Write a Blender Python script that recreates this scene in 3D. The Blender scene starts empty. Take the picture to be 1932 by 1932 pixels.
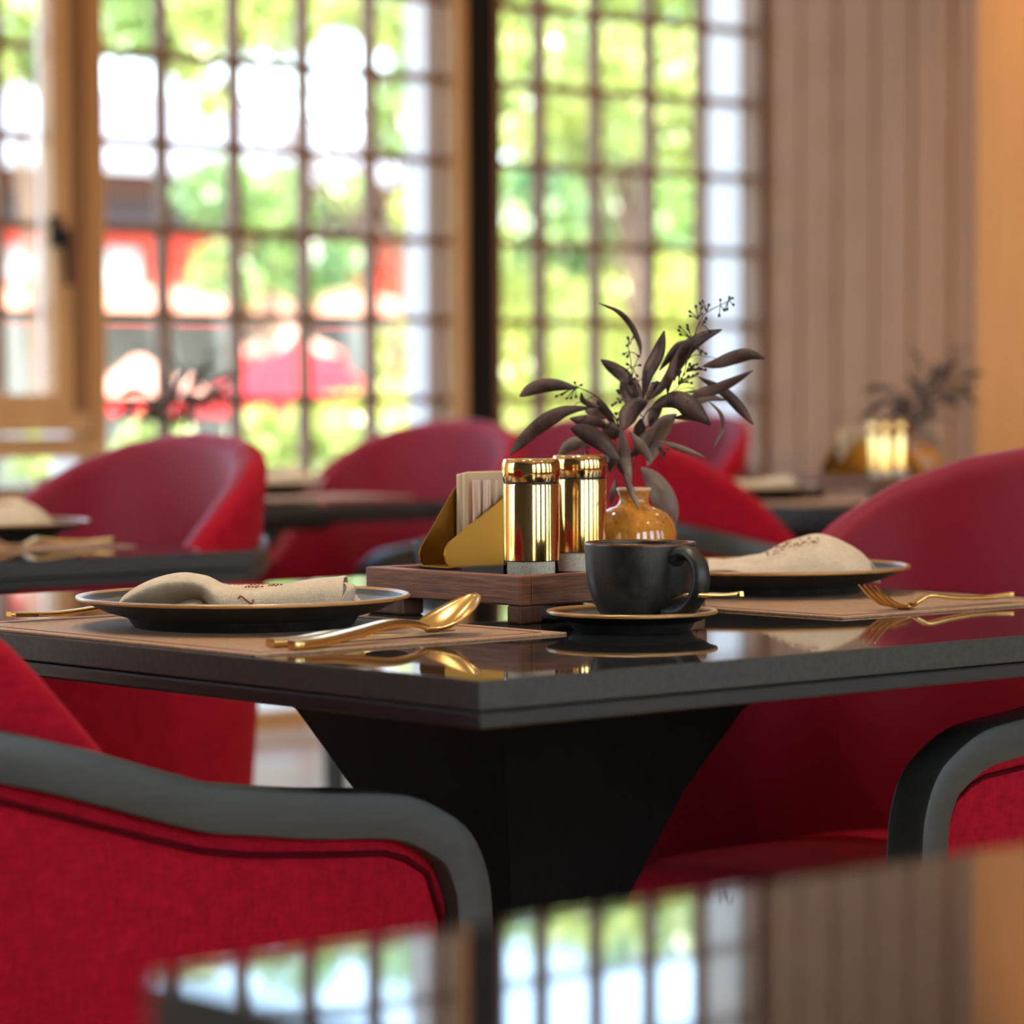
import bpy, bmesh, math, random
import numpy as np
from math import sin, cos, pi, radians, sqrt
from mathutils import Vector, Matrix
random.seed(7)
SC = bpy.context.scene
COL = SC.collection

# ------------------------------------------------------------------ camera
# world: x runs along the right-hand edge of the main table, y along its left-hand edge, z up;
# the nearest top corner of the main table is (0, 0, 0.75)
FPX, TH, PITCH, ROLL, CX, CY = 5950.0, radians(48.6), radians(3.5), radians(0.2), 966.0, 1104.0
_F = Vector((cos(TH), sin(TH), 0)); _R = Vector((sin(TH), -cos(TH), 0)); _Z = Vector((0, 0, 1))
FW = _F * cos(PITCH) - _Z * sin(PITCH)
_up = _F * sin(PITCH) + _Z * cos(PITCH)
CR = _R * cos(ROLL) - _up * sin(ROLL)
CU = _up * cos(ROLL) + _R * sin(ROLL)
CAM = Vector((-1.463, -1.695, 0.955))
cd = bpy.data.cameras.new('camera')
cam = bpy.data.objects.new('camera', cd); COL.objects.link(cam)
M3 = Matrix((CR, CU, -FW)).transposed()
cam.matrix_world = Matrix.Translation(CAM) @ M3.to_4x4()
cd.sensor_width = 36; cd.sensor_fit = 'HORIZONTAL'; cd.lens = FPX / 1932 * 36
cd.shift_y = (CY - 966) / 1932
cd.clip_start = 0.05; cd.clip_end = 500
cd.dof.use_dof = True; cd.dof.focus_distance = 2.78; cd.dof.aperture_fstop = 4.9
SC.camera = cam

def ray(px, py): return FW + CR * ((px - CX) / FPX) - CU * ((py - CY) / FPX)
def at_z(px, py, z): d = ray(px, py); return CAM + d * ((z - CAM.z) / d.z)
def at_y(px, py, y): d = ray(px, py); return CAM + d * ((y - CAM.y) / d.y)
def at_d(px, py, D): return CAM + ray(px, py) * D

# ------------------------------------------------------------------ light and exposure
SC.view_settings.view_transform = 'Standard'; SC.view_settings.look = 'None'
SC.view_settings.gamma = 1; SC.view_settings.use_curve_mapping = False
SC.view_settings.exposure = 1.45
w = bpy.data.worlds.new('sky'); SC.world = w; w.use_nodes = True
nt = w.node_tree; nt.nodes.clear()
sky = nt.nodes.new('ShaderNodeTexSky'); sky.sky_type = 'NISHITA'; sky.sun_disc = False
sky.sun_elevation = radians(52); sky.sun_rotation = radians(210); sky.air_density = 1.0; sky.dust_density = 2.5
bg = nt.nodes.new('ShaderNodeBackground'); bg.inputs['Strength'].default_value = 0.55
wo = nt.nodes.new('ShaderNodeOutputWorld')
nt.links.new(sky.outputs[0], bg.inputs[0]); nt.links.new(bg.outputs[0], wo.inputs[0])
sl = bpy.data.lights.new('sun', 'SUN'); sl.energy = 7.6; sl.angle = radians(0.6); sl.color = (1, .95, .86)
so = bpy.data.objects.new('sun', sl); COL.objects.link(so)
_sd = Vector((0.15, 0.62, -0.80)).normalized()      # direction the sunlight travels
so.rotation_euler = _sd.to_track_quat('-Z', 'Y').to_euler()

SC.cycles.max_bounces = 10; SC.cycles.diffuse_bounces = 4; SC.cycles.glossy_bounces = 5
SC.cycles.transparent_max_bounces = 24; SC.cycles.caustics_reflective = False; SC.cycles.caustics_refractive = False
SC.cycles.sample_clamp_indirect = 6.0

# ------------------------------------------------------------------ materials
def s2l(c): return tuple(((v / 255) / 12.92 if v / 255 <= .04045 else ((v / 255 + .055) / 1.055) ** 2.4) for v in c) + (1,)
def mat(name, rgb, rough=.5, metal=0., spec=.5, **kw):
    m = bpy.data.materials.new(name); m.use_nodes = True
    b = m.node_tree.nodes['Principled BSDF']
    b.inputs['Base Color'].default_value = s2l(rgb); b.inputs['Roughness'].default_value = rough
    b.inputs['Metallic'].default_value = metal; b.inputs['Specular IOR Level'].default_value = spec
    for k, v in kw.items(): b.inputs[k.replace('_', ' ')].default_value = v
    return m
def nodes(m): return m.node_tree, m.node_tree.nodes, m.node_tree.links, m.node_tree.nodes['Principled BSDF']
def coords(m, scale=(1, 1, 1), rot=(0, 0, 0)):
    t, n, l, b = nodes(m)
    tc = n.new('ShaderNodeTexCoord'); mp = n.new('ShaderNodeMapping')
    mp.inputs['Scale'].default_value = scale; mp.inputs['Rotation'].default_value = rot
    l.new(tc.outputs['Object'], mp.inputs['Vector']); return mp.outputs['Vector']
def noise(m, vec, scale, detail=3, rough=.5):
    t, n, l, b = nodes(m); x = n.new('ShaderNodeTexNoise')
    x.inputs['Scale'].default_value = scale; x.inputs['Detail'].default_value = detail; x.inputs['Roughness'].default_value = rough
    l.new(vec, x.inputs['Vector']); return x.outputs['Fac']
def ramp(m, fac, stops, what='Base Color'):
    t, n, l, b = nodes(m); r = n.new('ShaderNodeValToRGB'); l.new(fac, r.inputs['Fac'])
    e = r.color_ramp.elements
    while len(e) < len(stops): e.new(.5)
    for i, (p, c) in enumerate(stops):
        e[i].position = p; e[i].color = s2l(c) if len(c) == 3 else c
    if what: l.new(r.outputs['Color'], b.inputs[what])
    return r.outputs['Color']
def bump(m, fac, strength=.3, dist=.001):
    t, n, l, b = nodes(m); x = n.new('ShaderNodeBump')
    x.inputs['Strength'].default_value = strength; x.inputs['Distance'].default_value = dist
    l.new(fac, x.inputs['Height']); l.new(x.outputs['Normal'], b.inputs['Normal'])
def wave(m, vec, scale, direction='X', dist=0, typ='BANDS'):
    t, n, l, b = nodes(m); x = n.new('ShaderNodeTexWave'); x.wave_type = typ
    if typ == 'BANDS': x.bands_direction = direction
    x.inputs['Scale'].default_value = scale; x.inputs['Distortion'].default_value = dist
    l.new(vec, x.inputs['Vector']); return x.outputs['Fac']
def mth(m, op, a, bb):
    t, n, l, b = nodes(m); x = n.new('ShaderNodeMath'); x.operation = op
    for i, v in enumerate((a, bb)):
        if isinstance(v, (int, float)): x.inputs[i].default_value = v
        else: l.new(v, x.inputs[i])
    return x.outputs[0]

def wood(name, c1, c2, rough=.5, scale=(3, 3, 40), g=.25):
    m = mat(name, c1, rough); v = coords(m, scale)
    f = noise(m, v, 2.0, 6, .65); ramp(m, f, [(.3, c1), (.7, c2)]); bump(m, f, g, .001); return m
M = {}
# polished dark granite (top) and its honed edge
m = M['stone'] = mat('polished_black_granite', (18, 18, 20), .035, spec=.55)
v = coords(m); f = noise(m, v, 620, 2, .6); ramp(m, f, [(.56, (15, 15, 17)), (.68, (110, 112, 120))])
m = M['stone_edge'] = mat('honed_granite_edge', (30, 30, 29), .5, spec=.5)
v = coords(m); f = noise(m, v, 150, 7, .8); ramp(m, f, [(.30, (22, 22, 22)), (.70, (62, 62, 57))]); bump(m, f, .15, .0005)
M['black_wood'] = wood('black_stained_oak', (20, 22, 22), (30, 32, 31), .42, (3, 3, 60), .5)
M['ped_wood'] = wood('black_oak_veneer', (6, 6, 6), (14, 14, 14), .7, (60, 60, 3), .6)
M['ped_wood'].node_tree.nodes['Principled BSDF'].inputs['Specular IOR Level'].default_value = .12
M['rail_wood'] = wood('charcoal_stained_wood', (50, 54, 51), (60, 65, 61), .42, (8, 60, 60), .1)
def fabric(name, c1, c2, rough=.85, sheen=.25, wv=900, tint=(1, .2, .2, 1), bs=.5, weave=False):
    m = mat(name, c1, rough, spec=.15)
    b = m.node_tree.nodes['Principled BSDF']; b.inputs['Sheen Weight'].default_value = sheen; b.inputs['Sheen Roughness'].default_value = .4
    b.inputs['Sheen Tint'].default_value = tint
    v = coords(m); f = noise(m, v, 60, 5, .7)
    v2 = coords(m, (1, 1, .25)); f2 = noise(m, v2, wv, 2, .6)
    v3 = coords(m, (.25, .25, 1)); f3 = noise(m, v3, wv, 2, .6)
    s = mth(m, 'ADD', mth(m, 'MULTIPLY', f, .4), mth(m, 'MULTIPLY', mth(m, 'ADD', f2, f3), .3))
    if weave:
        vw = coords(m); wx = mth(m, 'MULTIPLY', wave(m, vw, 230, 'DIAGONAL', .6), wave(m, vw, 230, 'Z', .6))
        s = mth(m, 'ADD', mth(m, 'MULTIPLY', s, .88), mth(m, 'MULTIPLY', wx, .16)); f2 = mth(m, 'ADD', f2, wx)
    ramp(m, s, [(.38, c1), (.62, c2)]); bump(m, mth(m, 'ADD', f2, f3), bs, .0006); return m
M['red_fabric'] = fabric('woven_red_upholstery', (138, 4, 26), (176, 14, 40), sheen=.12, wv=260, bs=.5, weave=True)
M['red_inner'] = mat('smooth_crimson_upholstery', (132, 3, 36), .58, spec=.30, Sheen_Weight=.25, Sheen_Roughness=.35, Sheen_Tint=(1, .55, .7, 1))
v = coords(M['red_inner']); bump(M['red_inner'], noise(M['red_inner'], v, 700, 2), .15, .0005)
M['piping'] = mat('dark_red_piping', (74, 2, 12), .9, spec=.1)
M['linen'] = fabric('natural_linen', (192, 172, 146), (216, 198, 172), .9, .1, 700, (1, 1, 1, 1), .6)
M['linen_print'] = mat('brown_embroidery', (140, 80, 52), .9)
m = M['ceramic'] = mat('black_matt_glaze', (30, 30, 29), .42, spec=.5)
v = coords(m); f = noise(m, v, 55, 6, .75); ramp(m, f, [(.45, (24, 24, 23)), (.75, (58, 56, 50))]); bump(m, noise(m, v, 500, 3), .12, .0004)
M['cup_lip'] = mat('dark_bronze_lip', (96, 62, 34), .3, .3, .6)
M['rim'] = mat('bronze_glazed_rim', (176, 132, 78), .28, .25, .6)
m = M['plate_in'] = mat('grey_satin_glaze', (84, 88, 90), .33, spec=.6); v = coords(m); bump(m, noise(m, v, 350, 3), .2, .0005)
M['gold'] = mat('satin_gold', (232, 192, 120), .20, 1.0)
m = M['shaker'] = mat('polished_gold', (236, 196, 128), .11, 1.0)
v = coords(m, (120, 120, .5)); bump(m, noise(m, v, 12, 2), .05, .0004)
m = M['brass'] = mat('brushed_brass', (170, 126, 54), .36, 1.0)
v = coords(m, (2, 2, 200)); bump(m, noise(m, v, 8, 2), .08, .0004)
M['black_rubber'] = mat('black_gasket', (16, 14, 12), .5)
M['glass'] = mat('clear_glass', (255, 255, 255), .02, Transmission_Weight=1.0, IOR=1.45)
m = M['salt'] = mat('coarse_salt', (214, 196, 172), .8); v = coords(m); ramp(m, noise(m, v, 500, 3, .8), [(.30, (190, 166, 140)), (.5, (250, 240, 224))])
M['walnut'] = wood('oiled_walnut', (72, 40, 27), (156, 100, 68), .5, (7, 7, 120), .9)
M['walnut_v'] = wood('walnut_end_grain', (74, 48, 34), (112, 78, 58), .55, (70, 70, 3), .5)
M['slate'] = mat('dark_slate', (44, 44, 50), .45)
M['paper'] = mat('cream_paper_napkin', (236, 214, 180), .8, Subsurface_Weight=.1)
M['paper_dark'] = mat('beige_paper_napkin', (214, 184, 146), .85)
m = M['straw'] = mat('wrapped_toothpicks', (224, 180, 140), .35, spec=.6)
M['wrap'] = mat('clear_film_wrapper', (236, 206, 182), .3, spec=.6)
m = M['vase'] = mat('ochre_speckled_glaze', (198, 140, 54), .10, spec=.6, Coat_Weight=.6, Coat_Roughness=.03)
v = coords(m); f = noise(m, v, 260, 2, .5); ramp(m, f, [(.26, (92, 50, 20)), (.34, (184, 118, 36)), (.8, (204, 138, 48))])
M['vase_lip'] = mat('pale_vase_lip', (222, 186, 140), .3)
m = M['leaf'] = mat('dried_eucalyptus_leaf', (70, 52, 48), .55, spec=.35)
v = coords(m); ramp(m, noise(m, v, 45, 4), [(.35, (54, 40, 38)), (.7, (92, 70, 62))])
M['leaf_pale'] = mat('pale_dried_leaf', (120, 102, 90), .6)
M['twig'] = mat('dark_twig', (44, 38, 40), .6)
m = M['mat'] = mat('woven_placemat', (176, 140, 104), .6, spec=.4)
v = coords(m); wa = wave(m, v, 190, 'X', 2.5); wb = wave(m, v, 150, 'Y', 2.5)
wv_ = mth(m, 'MULTIPLY', wa, wb); nz = noise(m, v, 160, 3, .8)
ramp(m, mth(m, 'ADD', mth(m, 'MULTIPLY', wv_, .5), mth(m, 'MULTIPLY', nz, .6)), [(.2, (160, 118, 86)), (.8, (216, 182, 146))]); bump(m, wv_, .9, .0012)
M['mat_edge'] = mat('placemat_seam', (122, 72, 50), .8)
M['oak'] = wood('light_oak_joinery', (206, 160, 108), (220, 176, 124), .45, (8, 8, 1), .1)
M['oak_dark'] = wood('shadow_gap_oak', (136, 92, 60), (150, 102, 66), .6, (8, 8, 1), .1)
M['bar'] = wood('brown_lattice_wood', (134, 102, 78), (150, 116, 92), .6, (8, 8, 1), .1)
M['board'] = wood('brown_wall_boards', (150, 110, 78), (168, 126, 92), .6, (14, 14, .7), .15)
M['wall_grey'] = mat('slate_grey_plaster', (84, 88, 92), .7)
M['honey'] = wood('honey_oak_panel', (190, 128, 56), (202, 140, 66), .5, (10, 10, .7), .1)
M['post'] = mat('black_steel_post', (26, 26, 27), .7, 0, .2)
M['white'] = mat('white_render', (232, 234, 236), .6)
m = M['floor'] = wood('pale_oak_floor', (178, 146, 118), (198, 168, 140), .35, (1.2, 14, 1), .1)
M['ceil'] = mat('ceiling_white', (226, 218, 206), .8)
M['handle'] = mat('black_window_handle', (10, 10, 10), .6, 0, .2)
M['lamp'] = mat('downlight_lens', (255, 240, 214), .4)
b_ = M['lamp'].node_tree.nodes['Principled BSDF']; b_.inputs['Emission Color'].default_value = (1, .8, .55, 1); b_.inputs['Emission Strength'].default_value = 14
# thin window glass: clear with a mirror part that grows at grazing angles
m = M['pane'] = bpy.data.materials.new('window_glass'); m.use_nodes = True; t = m.node_tree; t.nodes.clear()
tr = t.nodes.new('ShaderNodeBsdfTransparent'); tr.inputs[0].default_value = (.95, .97, .96, 1)
gl = t.nodes.new('ShaderNodeBsdfGlossy'); gl.inputs['Roughness'].default_value = .01
fr = t.nodes.new('ShaderNodeFresnel'); fr.inputs[0].default_value = 1.25
mx = t.nodes.new('ShaderNodeMixShader'); ot = t.nodes.new('ShaderNodeOutputMaterial')
t.links.new(fr.outputs[0], mx.inputs[0]); t.links.new(tr.outputs[0], mx.inputs[1]); t.links.new(gl.outputs[0], mx.inputs[2]); t.links.new(mx.outputs[0], ot.inputs[0])
m = M['clear'] = M['pane'].copy(); m.name = 'clear_glass_cup'; m.node_tree.nodes['Fresnel'].inputs[0].default_value = 1.15
def leafmat(name, c1, c2, trans):
    m = bpy.data.materials.new(name); m.use_nodes = True; t = m.node_tree; t.nodes.clear(); n = t.nodes
    tc = n.new('ShaderNodeTexCoord'); nz = n.new('ShaderNodeTexNoise'); nz.inputs['Scale'].default_value = 2.2; nz.inputs['Detail'].default_value = 4
    r = n.new('ShaderNodeValToRGB'); r.color_ramp.elements[0].position = .35; r.color_ramp.elements[1].position = .65
    r.color_ramp.elements[0].color = s2l(c1); r.color_ramp.elements[1].color = s2l(c2)
    d = n.new('ShaderNodeBsdfDiffuse'); tl = n.new('ShaderNodeBsdfTranslucent'); g = n.new('ShaderNodeBsdfGlossy'); g.inputs['Roughness'].default_value = .35
    mx = n.new('ShaderNodeMixShader'); mx.inputs[0].default_value = trans; m2 = n.new('ShaderNodeMixShader'); m2.inputs[0].default_value = .10
    o = n.new('ShaderNodeOutputMaterial'); L = t.links
    L.new(tc.outputs['Object'], nz.inputs['Vector']); L.new(nz.outputs['Fac'], r.inputs['Fac']); L.new(r.outputs[0], d.inputs[0]); L.new(r.outputs[0], tl.inputs[0])
    L.new(d.outputs[0], mx.inputs[1]); L.new(tl.outputs[0], mx.inputs[2]); L.new(mx.outputs[0], m2.inputs[1]); L.new(g.outputs[0], m2.inputs[2]); L.new(m2.outputs[0], o.inputs[0])
    return m
M['tree_a'] = leafmat('bright_green_leaves', (118, 150, 80), (196, 208, 116), .45)
M['tree_b'] = leafmat('green_leaves', (90, 134, 84), (158, 186, 104), .4)
M['tree_c'] = leafmat('yellow_green_leaves', (160, 180, 74), (220, 222, 128), .45)
M['bark'] = mat('bark', (96, 80, 66), .9)
M['paving'] = mat('pale_paving', (186, 178, 160), .8)
M['lawn'] = mat('garden_lawn', (112, 146, 62), .9)
M['vermilion'] = mat('vermilion_painted_wall', (176, 48, 28), .6)
M['red_canvas'] = mat('red_canvas', (206, 34, 44), .7)
M['pale_canvas'] = mat('cream_canvas', (196, 146, 124), .7)
M['grey_wall'] = mat('pale_grey_render', (92, 100, 100), .8)
M['brown_tile'] = mat('brown_fascia', (84, 62, 56), .8)
M['dark_beam'] = mat('dark_beam', (56, 52, 54), .8)
M['white_roof'] = mat('white_roof_sheet', (132, 135, 142), .6)
M['grey_window'] = mat('grey_window_pane', (150, 166, 166), .2)

# ------------------------------------------------------------------ mesh helpers
def mesh_from(name, V, Fc, smooth=True, ang=38, mats=None, mi=None):
    me = bpy.data.meshes.new(name); me.from_pydata([tuple(v) for v in V], [], Fc); me.validate(); me.update()
    if smooth:
        me.polygons.foreach_set('use_smooth', [True] * len(me.polygons))
        if ang < 180: me.set_sharp_from_angle(angle=radians(ang))
    if mi: me.polygons.foreach_set('material_index', mi[:len(me.polygons)])
    return me
def obj(name, me, m=None, parent=None, loc=None, rz=None, **tags):
    o = bpy.data.objects.new(name, me); COL.objects.link(o)
    if m is not None and me is not None and not me.materials:
        for x in (m if isinstance(m, (list, tuple)) else [m]): me.materials.append(M[x])
    if parent: o.parent = parent
    if loc is not None: o.location = loc
    if rz is not None: o.rotation_euler = (0, 0, rz)
    for k, v in tags.items(): o[k] = v
    return o
def thing(name, label, cat, loc=(0, 0, 0), rz=0, group=None):
    o = obj(name, None, None, None, loc, rz, label=label, category=cat)
    if group: o['group'] = group
    return o
def tag(o, label, cat, group=None):
    o['label'] = label; o['category'] = cat
    if group: o['group'] = group
    return o
def copy_tree(o, parent=None):
    c = o.copy(); COL.objects.link(c); c.parent = parent
    for ch in KIDS(o): copy_tree(ch, c)
    return c
def KIDS(o): return [x for x in list(COL.objects) if x.parent == o]
def dup(root, loc, rz, label, group=None):
    c = copy_tree(root); c.location = loc; c.rotation_euler = (0, 0, rz); c['label'] = label
    if group: c['group'] = group
    return c
def flip(Fc): return [tuple(reversed(f)) for f in Fc]

class MB:
    def __init__(s): s.V = []; s.F = []; s.I = []
    def add(s, V, F, i=0):
        o = len(s.V); s.V += [tuple(v) for v in V]; s.F += [tuple(o + k for k in f) for f in F]; s.I += [i] * len(F); return s
    def box(s, x0, x1, y0, y1, z0, z1, i=0):
        V = [(x, y, z) for z in (z0, z1) for y in (y0, y1) for x in (x0, x1)]
        return s.add(V, [(0, 2, 3, 1), (4, 5, 7, 6), (0, 1, 5, 4), (1, 3, 7, 5), (3, 2, 6, 7), (2, 0, 4, 6)], i)
    def lathe(s, prof, n=48, i=0, c=(0, 0), idx=None):
        V = []; F = []
        for r, z in prof:
            for k in range(n): a = 2 * pi * k / n; V.append((c[0] + r * cos(a), c[1] + r * sin(a), z))
        for j in range(len(prof) - 1):
            for k in range(n):
                k2 = (k + 1) % n; F.append((j * n + k, j * n + k2, (j + 1) * n + k2, (j + 1) * n + k))
        o = len(s.V); s.V += V; s.F += [tuple(o + q for q in f) for f in F]
        s.I += [(idx[f // n] if idx else i) for f in range(len(F))]; return s
    def tube(s, pts, r, n=8, i=0, cap=True, sec=None, nrm=None):
        """sweep a round (or 'sec' polygon) section along pts; r may be a list; nrm: side directions"""
        pts = [Vector(p) for p in pts]; N = len(pts); rr = r if isinstance(r, (list, tuple)) else [r] * N
        sec = sec or [(cos(2 * pi * k / n), sin(2 * pi * k / n)) for k in range(n)]; n = len(sec)
        V = []; F = []; prev = None
        for j, p in enumerate(pts):
            d = (pts[min(j + 1, N - 1)] - pts[max(j - 1, 0)]).normalized()
            if nrm is not None: a = Vector(nrm[j] if isinstance(nrm, list) else nrm)
            else:
                a = prev if prev is not None else (Vector((0, 0, 1)) if abs(d.z) < .9 else Vector((1, 0, 0)))
            a = (a - d * a.dot(d)).normalized(); b = d.cross(a); prev = a
            for (u, v) in sec:
                q = p + a * (u * rr[j]) + b * (v * rr[j]); V.append(q)
        for j in range(N - 1):
            for k in range(n):
                k2 = (k + 1) % n; F.append((j * n + k, j * n + k2, (j + 1) * n + k2, (j + 1) * n + k))
        if cap: F.append(tuple(reversed(range(n)))); F.append(tuple((N - 1) * n + k for k in range(n)))
        return s.add(V, F, i)
    def grid(s, rows, i=0, closed=False):
        n = len(rows[0]); V = [p for r in rows for p in r]; F = []
        for j in range(len(rows) - 1):
            for k in range(n if closed else n - 1):
                k2 = (k + 1) % n; F.append((j * n + k, j * n + k2, (j + 1) * n + k2, (j + 1) * n + k))
        return s.add(V, F, i)
    def mesh(s, name='m', smooth=True, ang=38): return mesh_from(name, s.V, s.F, smooth, ang, None, s.I)
def bev(o, w=.002, seg=2):
    m = o.modifiers.new('bevel', 'BEVEL'); m.width = w; m.segments = seg; m.limit_method = 'ANGLE'; m.angle_limit = radians(40); return o
def solid(o, th, off=0):
    m = o.modifiers.new('solid', 'SOLIDIFY'); m.thickness = th; m.offset = off; return o
def subs(o, n=1):
    m = o.modifiers.new('sub', 'SUBSURF'); m.levels = n; m.render_levels = n; return o
def boxo(name, x0, x1, y0, y1, z0, z1, m, parent=None, bw=0, **tags):
    me = MB().box(x0, x1, y0, y1, z0, z1).mesh(name, False); o = obj(name, me, m, parent, **tags)
    if bw: bev(o, bw)
    return o
def lerp(xs, ys, x): return float(np.interp(x, xs, ys))
def spline(pts, n):
    """Catmull-Rom through pts, n samples"""
    P = [Vector(p) for p in pts]; P = [P[0] * 2 - P[1]] + P + [P[-1] * 2 - P[-2]]; out = []; S = len(P) - 3
    for k in range(n):
        t = k / (n - 1) * S; i = min(int(t), S - 1); t -= i; a, b, c, d = P[i:i + 4]
        out.append(.5 * ((2 * b) + (c - a) * t + (2 * a - 5 * b + 4 * c - d) * t * t + (3 * b - a - 3 * c + d) * t ** 3))
    return out

# ------------------------------------------------------------------ the room
W = 5.25          # glass plane of the window wall
boxo('floor', -3.2, 5.9, -4.3, W + .12, -.1, 0, 'floor', kind='structure')
boxo('ceiling', -4.2, 6.9, -5.4, W + .9, 3.2, 3.35, 'ceil', kind='structure')

def pane_mesh(w, h): return mesh_from('pane', [(0, 0, 0), (w, 0, 0), (w, 0, h), (0, 0, h)], [(0, 1, 2, 3)], False)
RZ = [.252, .480, .708, .935, 1.162, 1.390, 1.619, 1.852, 2.078, 2.306, 2.534, 2.762, 2.990]
def lattice_window(name, x0, x1, cols, z0, z1, jamb=True, frame=.035, fm='oak', sash=None, fd=.05, f0=None):
    root = obj(name, None, kind='structure')
    # fixed frame
    fw = .040 if sash else frame; f0 = f0 or fw
    boxo('frame_stile', x0, x0 + f0, W - fd, W + .05, z0, z1, fm, root)
    boxo('frame_stile', x1 - fw, x1, W - fd, W + .05, z0, z1, fm, root)
    boxo('frame_rail', x0 + fw, x1 - fw, W - .05, W + .05, z1 - .06, z1, fm, root)
    boxo('frame_rail', x0 + fw, x1 - fw, W - .05, W + .05, z0, z0 + .055, fm, root)
    a, b_, c, d = x0 + f0, x1 - fw, z0 + .055, z1 - .06
    if sash:
        s0, s1 = a + .018, b_ - .018
        sz0, sz1 = c + .01, d - .01
        for q in ((s0, s0 + sash), (s1 - sash, s1)):
            boxo('sash_stile', q[0], q[1], W - .07, W - .005, sz0, sz1, 'oak', root, .004)
            boxo('sash_bead', q[0] + .052, q[0] + .094, W - .074, W - .07, sz0 + .05, sz1 - .05, 'oak_dark', root)
        boxo('sash_rail', s0 + sash, s1 - sash, W - .07, W - .005, sz0, sz0 + .10, 'oak', root, .004)
        boxo('sash_rail', s0 + sash, s1 - sash, W - .07, W - .005, sz1 - .10, sz1, 'oak', root, .004)
        boxo('groove_lining', a - .001, a + .0185, W - .02, W + .045, c, d, 'oak_dark', root)
        boxo('groove_lining', b_ - .0185, b_ + .001, W - .02, W + .045, c, d, 'oak_dark', root)
        a, b_, c, d = s0 + sash, s1 - sash, sz0 + .10, sz1 - .10
    zs = [z for z in RZ if c + .03 < z < d - .03]
    vb = MB().box(-.012, .012, 0, .045, c, d).mesh('bar', False); hb = MB().box(a, b_, 0.005, .04, -.0115, .0115).mesh('bar', False)
    for x in cols: obj('glazing_bar', vb, 'bar', root, (x, W + .012, 0))
    for z in zs: obj('glazing_bar', hb, 'bar', root, (0, W + .012, z))
    X = [a] + list(cols) + [b_]; Z = [c] + zs + [d]; cache = {}
    for i in range(len(X) - 1):
        for j in range(len(Z) - 1):
            k = (round(X[i + 1] - X[i], 4), round(Z[j + 1] - Z[j], 4))
            if k not in cache: cache[k] = pane_mesh(*k)
            obj('glass_pane', cache[k], 'pane', root, (X[i], W + .034, Z[j]))
    if jamb:
        boxo('outer_jamb', x1 - fw - .004, x1 + .04, W + .06, W + .20, z0, z1, 'white', root)
        boxo('outer_jamb', x0 - .02, x0 + .01, W + .06, W + .19, z0, z1, 'white', root)
    return root
colsA = [3.446, 3.686, 3.923, 4.159, 4.396]
w1 = lattice_window('window_1', 2.10, 3.208, [2.46, 2.695, 2.930], .79, 3.12, True, sash=.113)
w2 = lattice_window('window_2', 3.208, 4.470, colsA, .03, 3.12, fd=.03, f0=.012)
w3 = lattice_window('window_3', 4.574, 5.70, [4.802, 5.027, 5.252, 5.475], .03, 3.12, frame=.022, fm='bar', fd=.022, f0=.036)
w4 = lattice_window('window_4', -.45, 2.10, [-.20 + .23 * k for k in range(10)], .03, 3.12)
boxo('window_apron', 2.10, 3.208, W - .04, W + .04, .03, .50, 'oak', w1)
for i, z in enumerate((.50,)): obj('glass_pane', pane_mesh(1.095, .29), 'pane', w1, (2.10, W + .03, .50))
# casement handle
h = obj('window_handle', MB().box(-.014, .014, -.02, 0, -.035, .045).tube([(0, -.018, .0), (.0, -.055, .0)], .011, 10).tube([(0, -.055, .012), (.003, -.058, -.05), (.006, -.056, -.135)], [.013, .011, .009], 10).mesh('h'), 'handle', w1, (3.034, W - .07, 1.365))
bev(h, .002)
boxo('wall_back_sill', -.45, 5.70, W - .07, W + .1, 0, .032, 'white', kind='structure').name = 'trim_1'
boxo('trim_2', 4.468, 4.572, W - .034, W + .1, 0, 3.2, 'post', None, .004, kind='structure')
boxo('trim_3', -.45, 5.72, W - .07, W + .1, 3.12, 3.2, 'oak', kind='structure')
boxo('trim_4', -3.2, -.45, W - .05, W + .1, 0, 3.2, 'oak', kind='structure')
# boarded right-hand wall, one object per board
wr = boxo('wall_right', 5.725, 5.9, -4.3, W + .1, 0, 3.2, 'oak_dark', kind='structure')
y = W - .024; k = 0
rb = random.Random(3)
while y > 1.5:
    wd = .143
    if k < 7 or True:
        th = .018 + rb.uniform(0, .010)
        bd = boxo('board', 5.725 - th, 5.726, y - wd, y, .0, 3.19, 'board', wr, .003)
    y -= wd + .0100; k += 1
    if y < 4.30 and y > 4.0: break
pil = boxo('trim_5', 5.60, 5.73, 2.6, 4.285, 0, 3.19, 'honey', None, .004, kind='structure')
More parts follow.
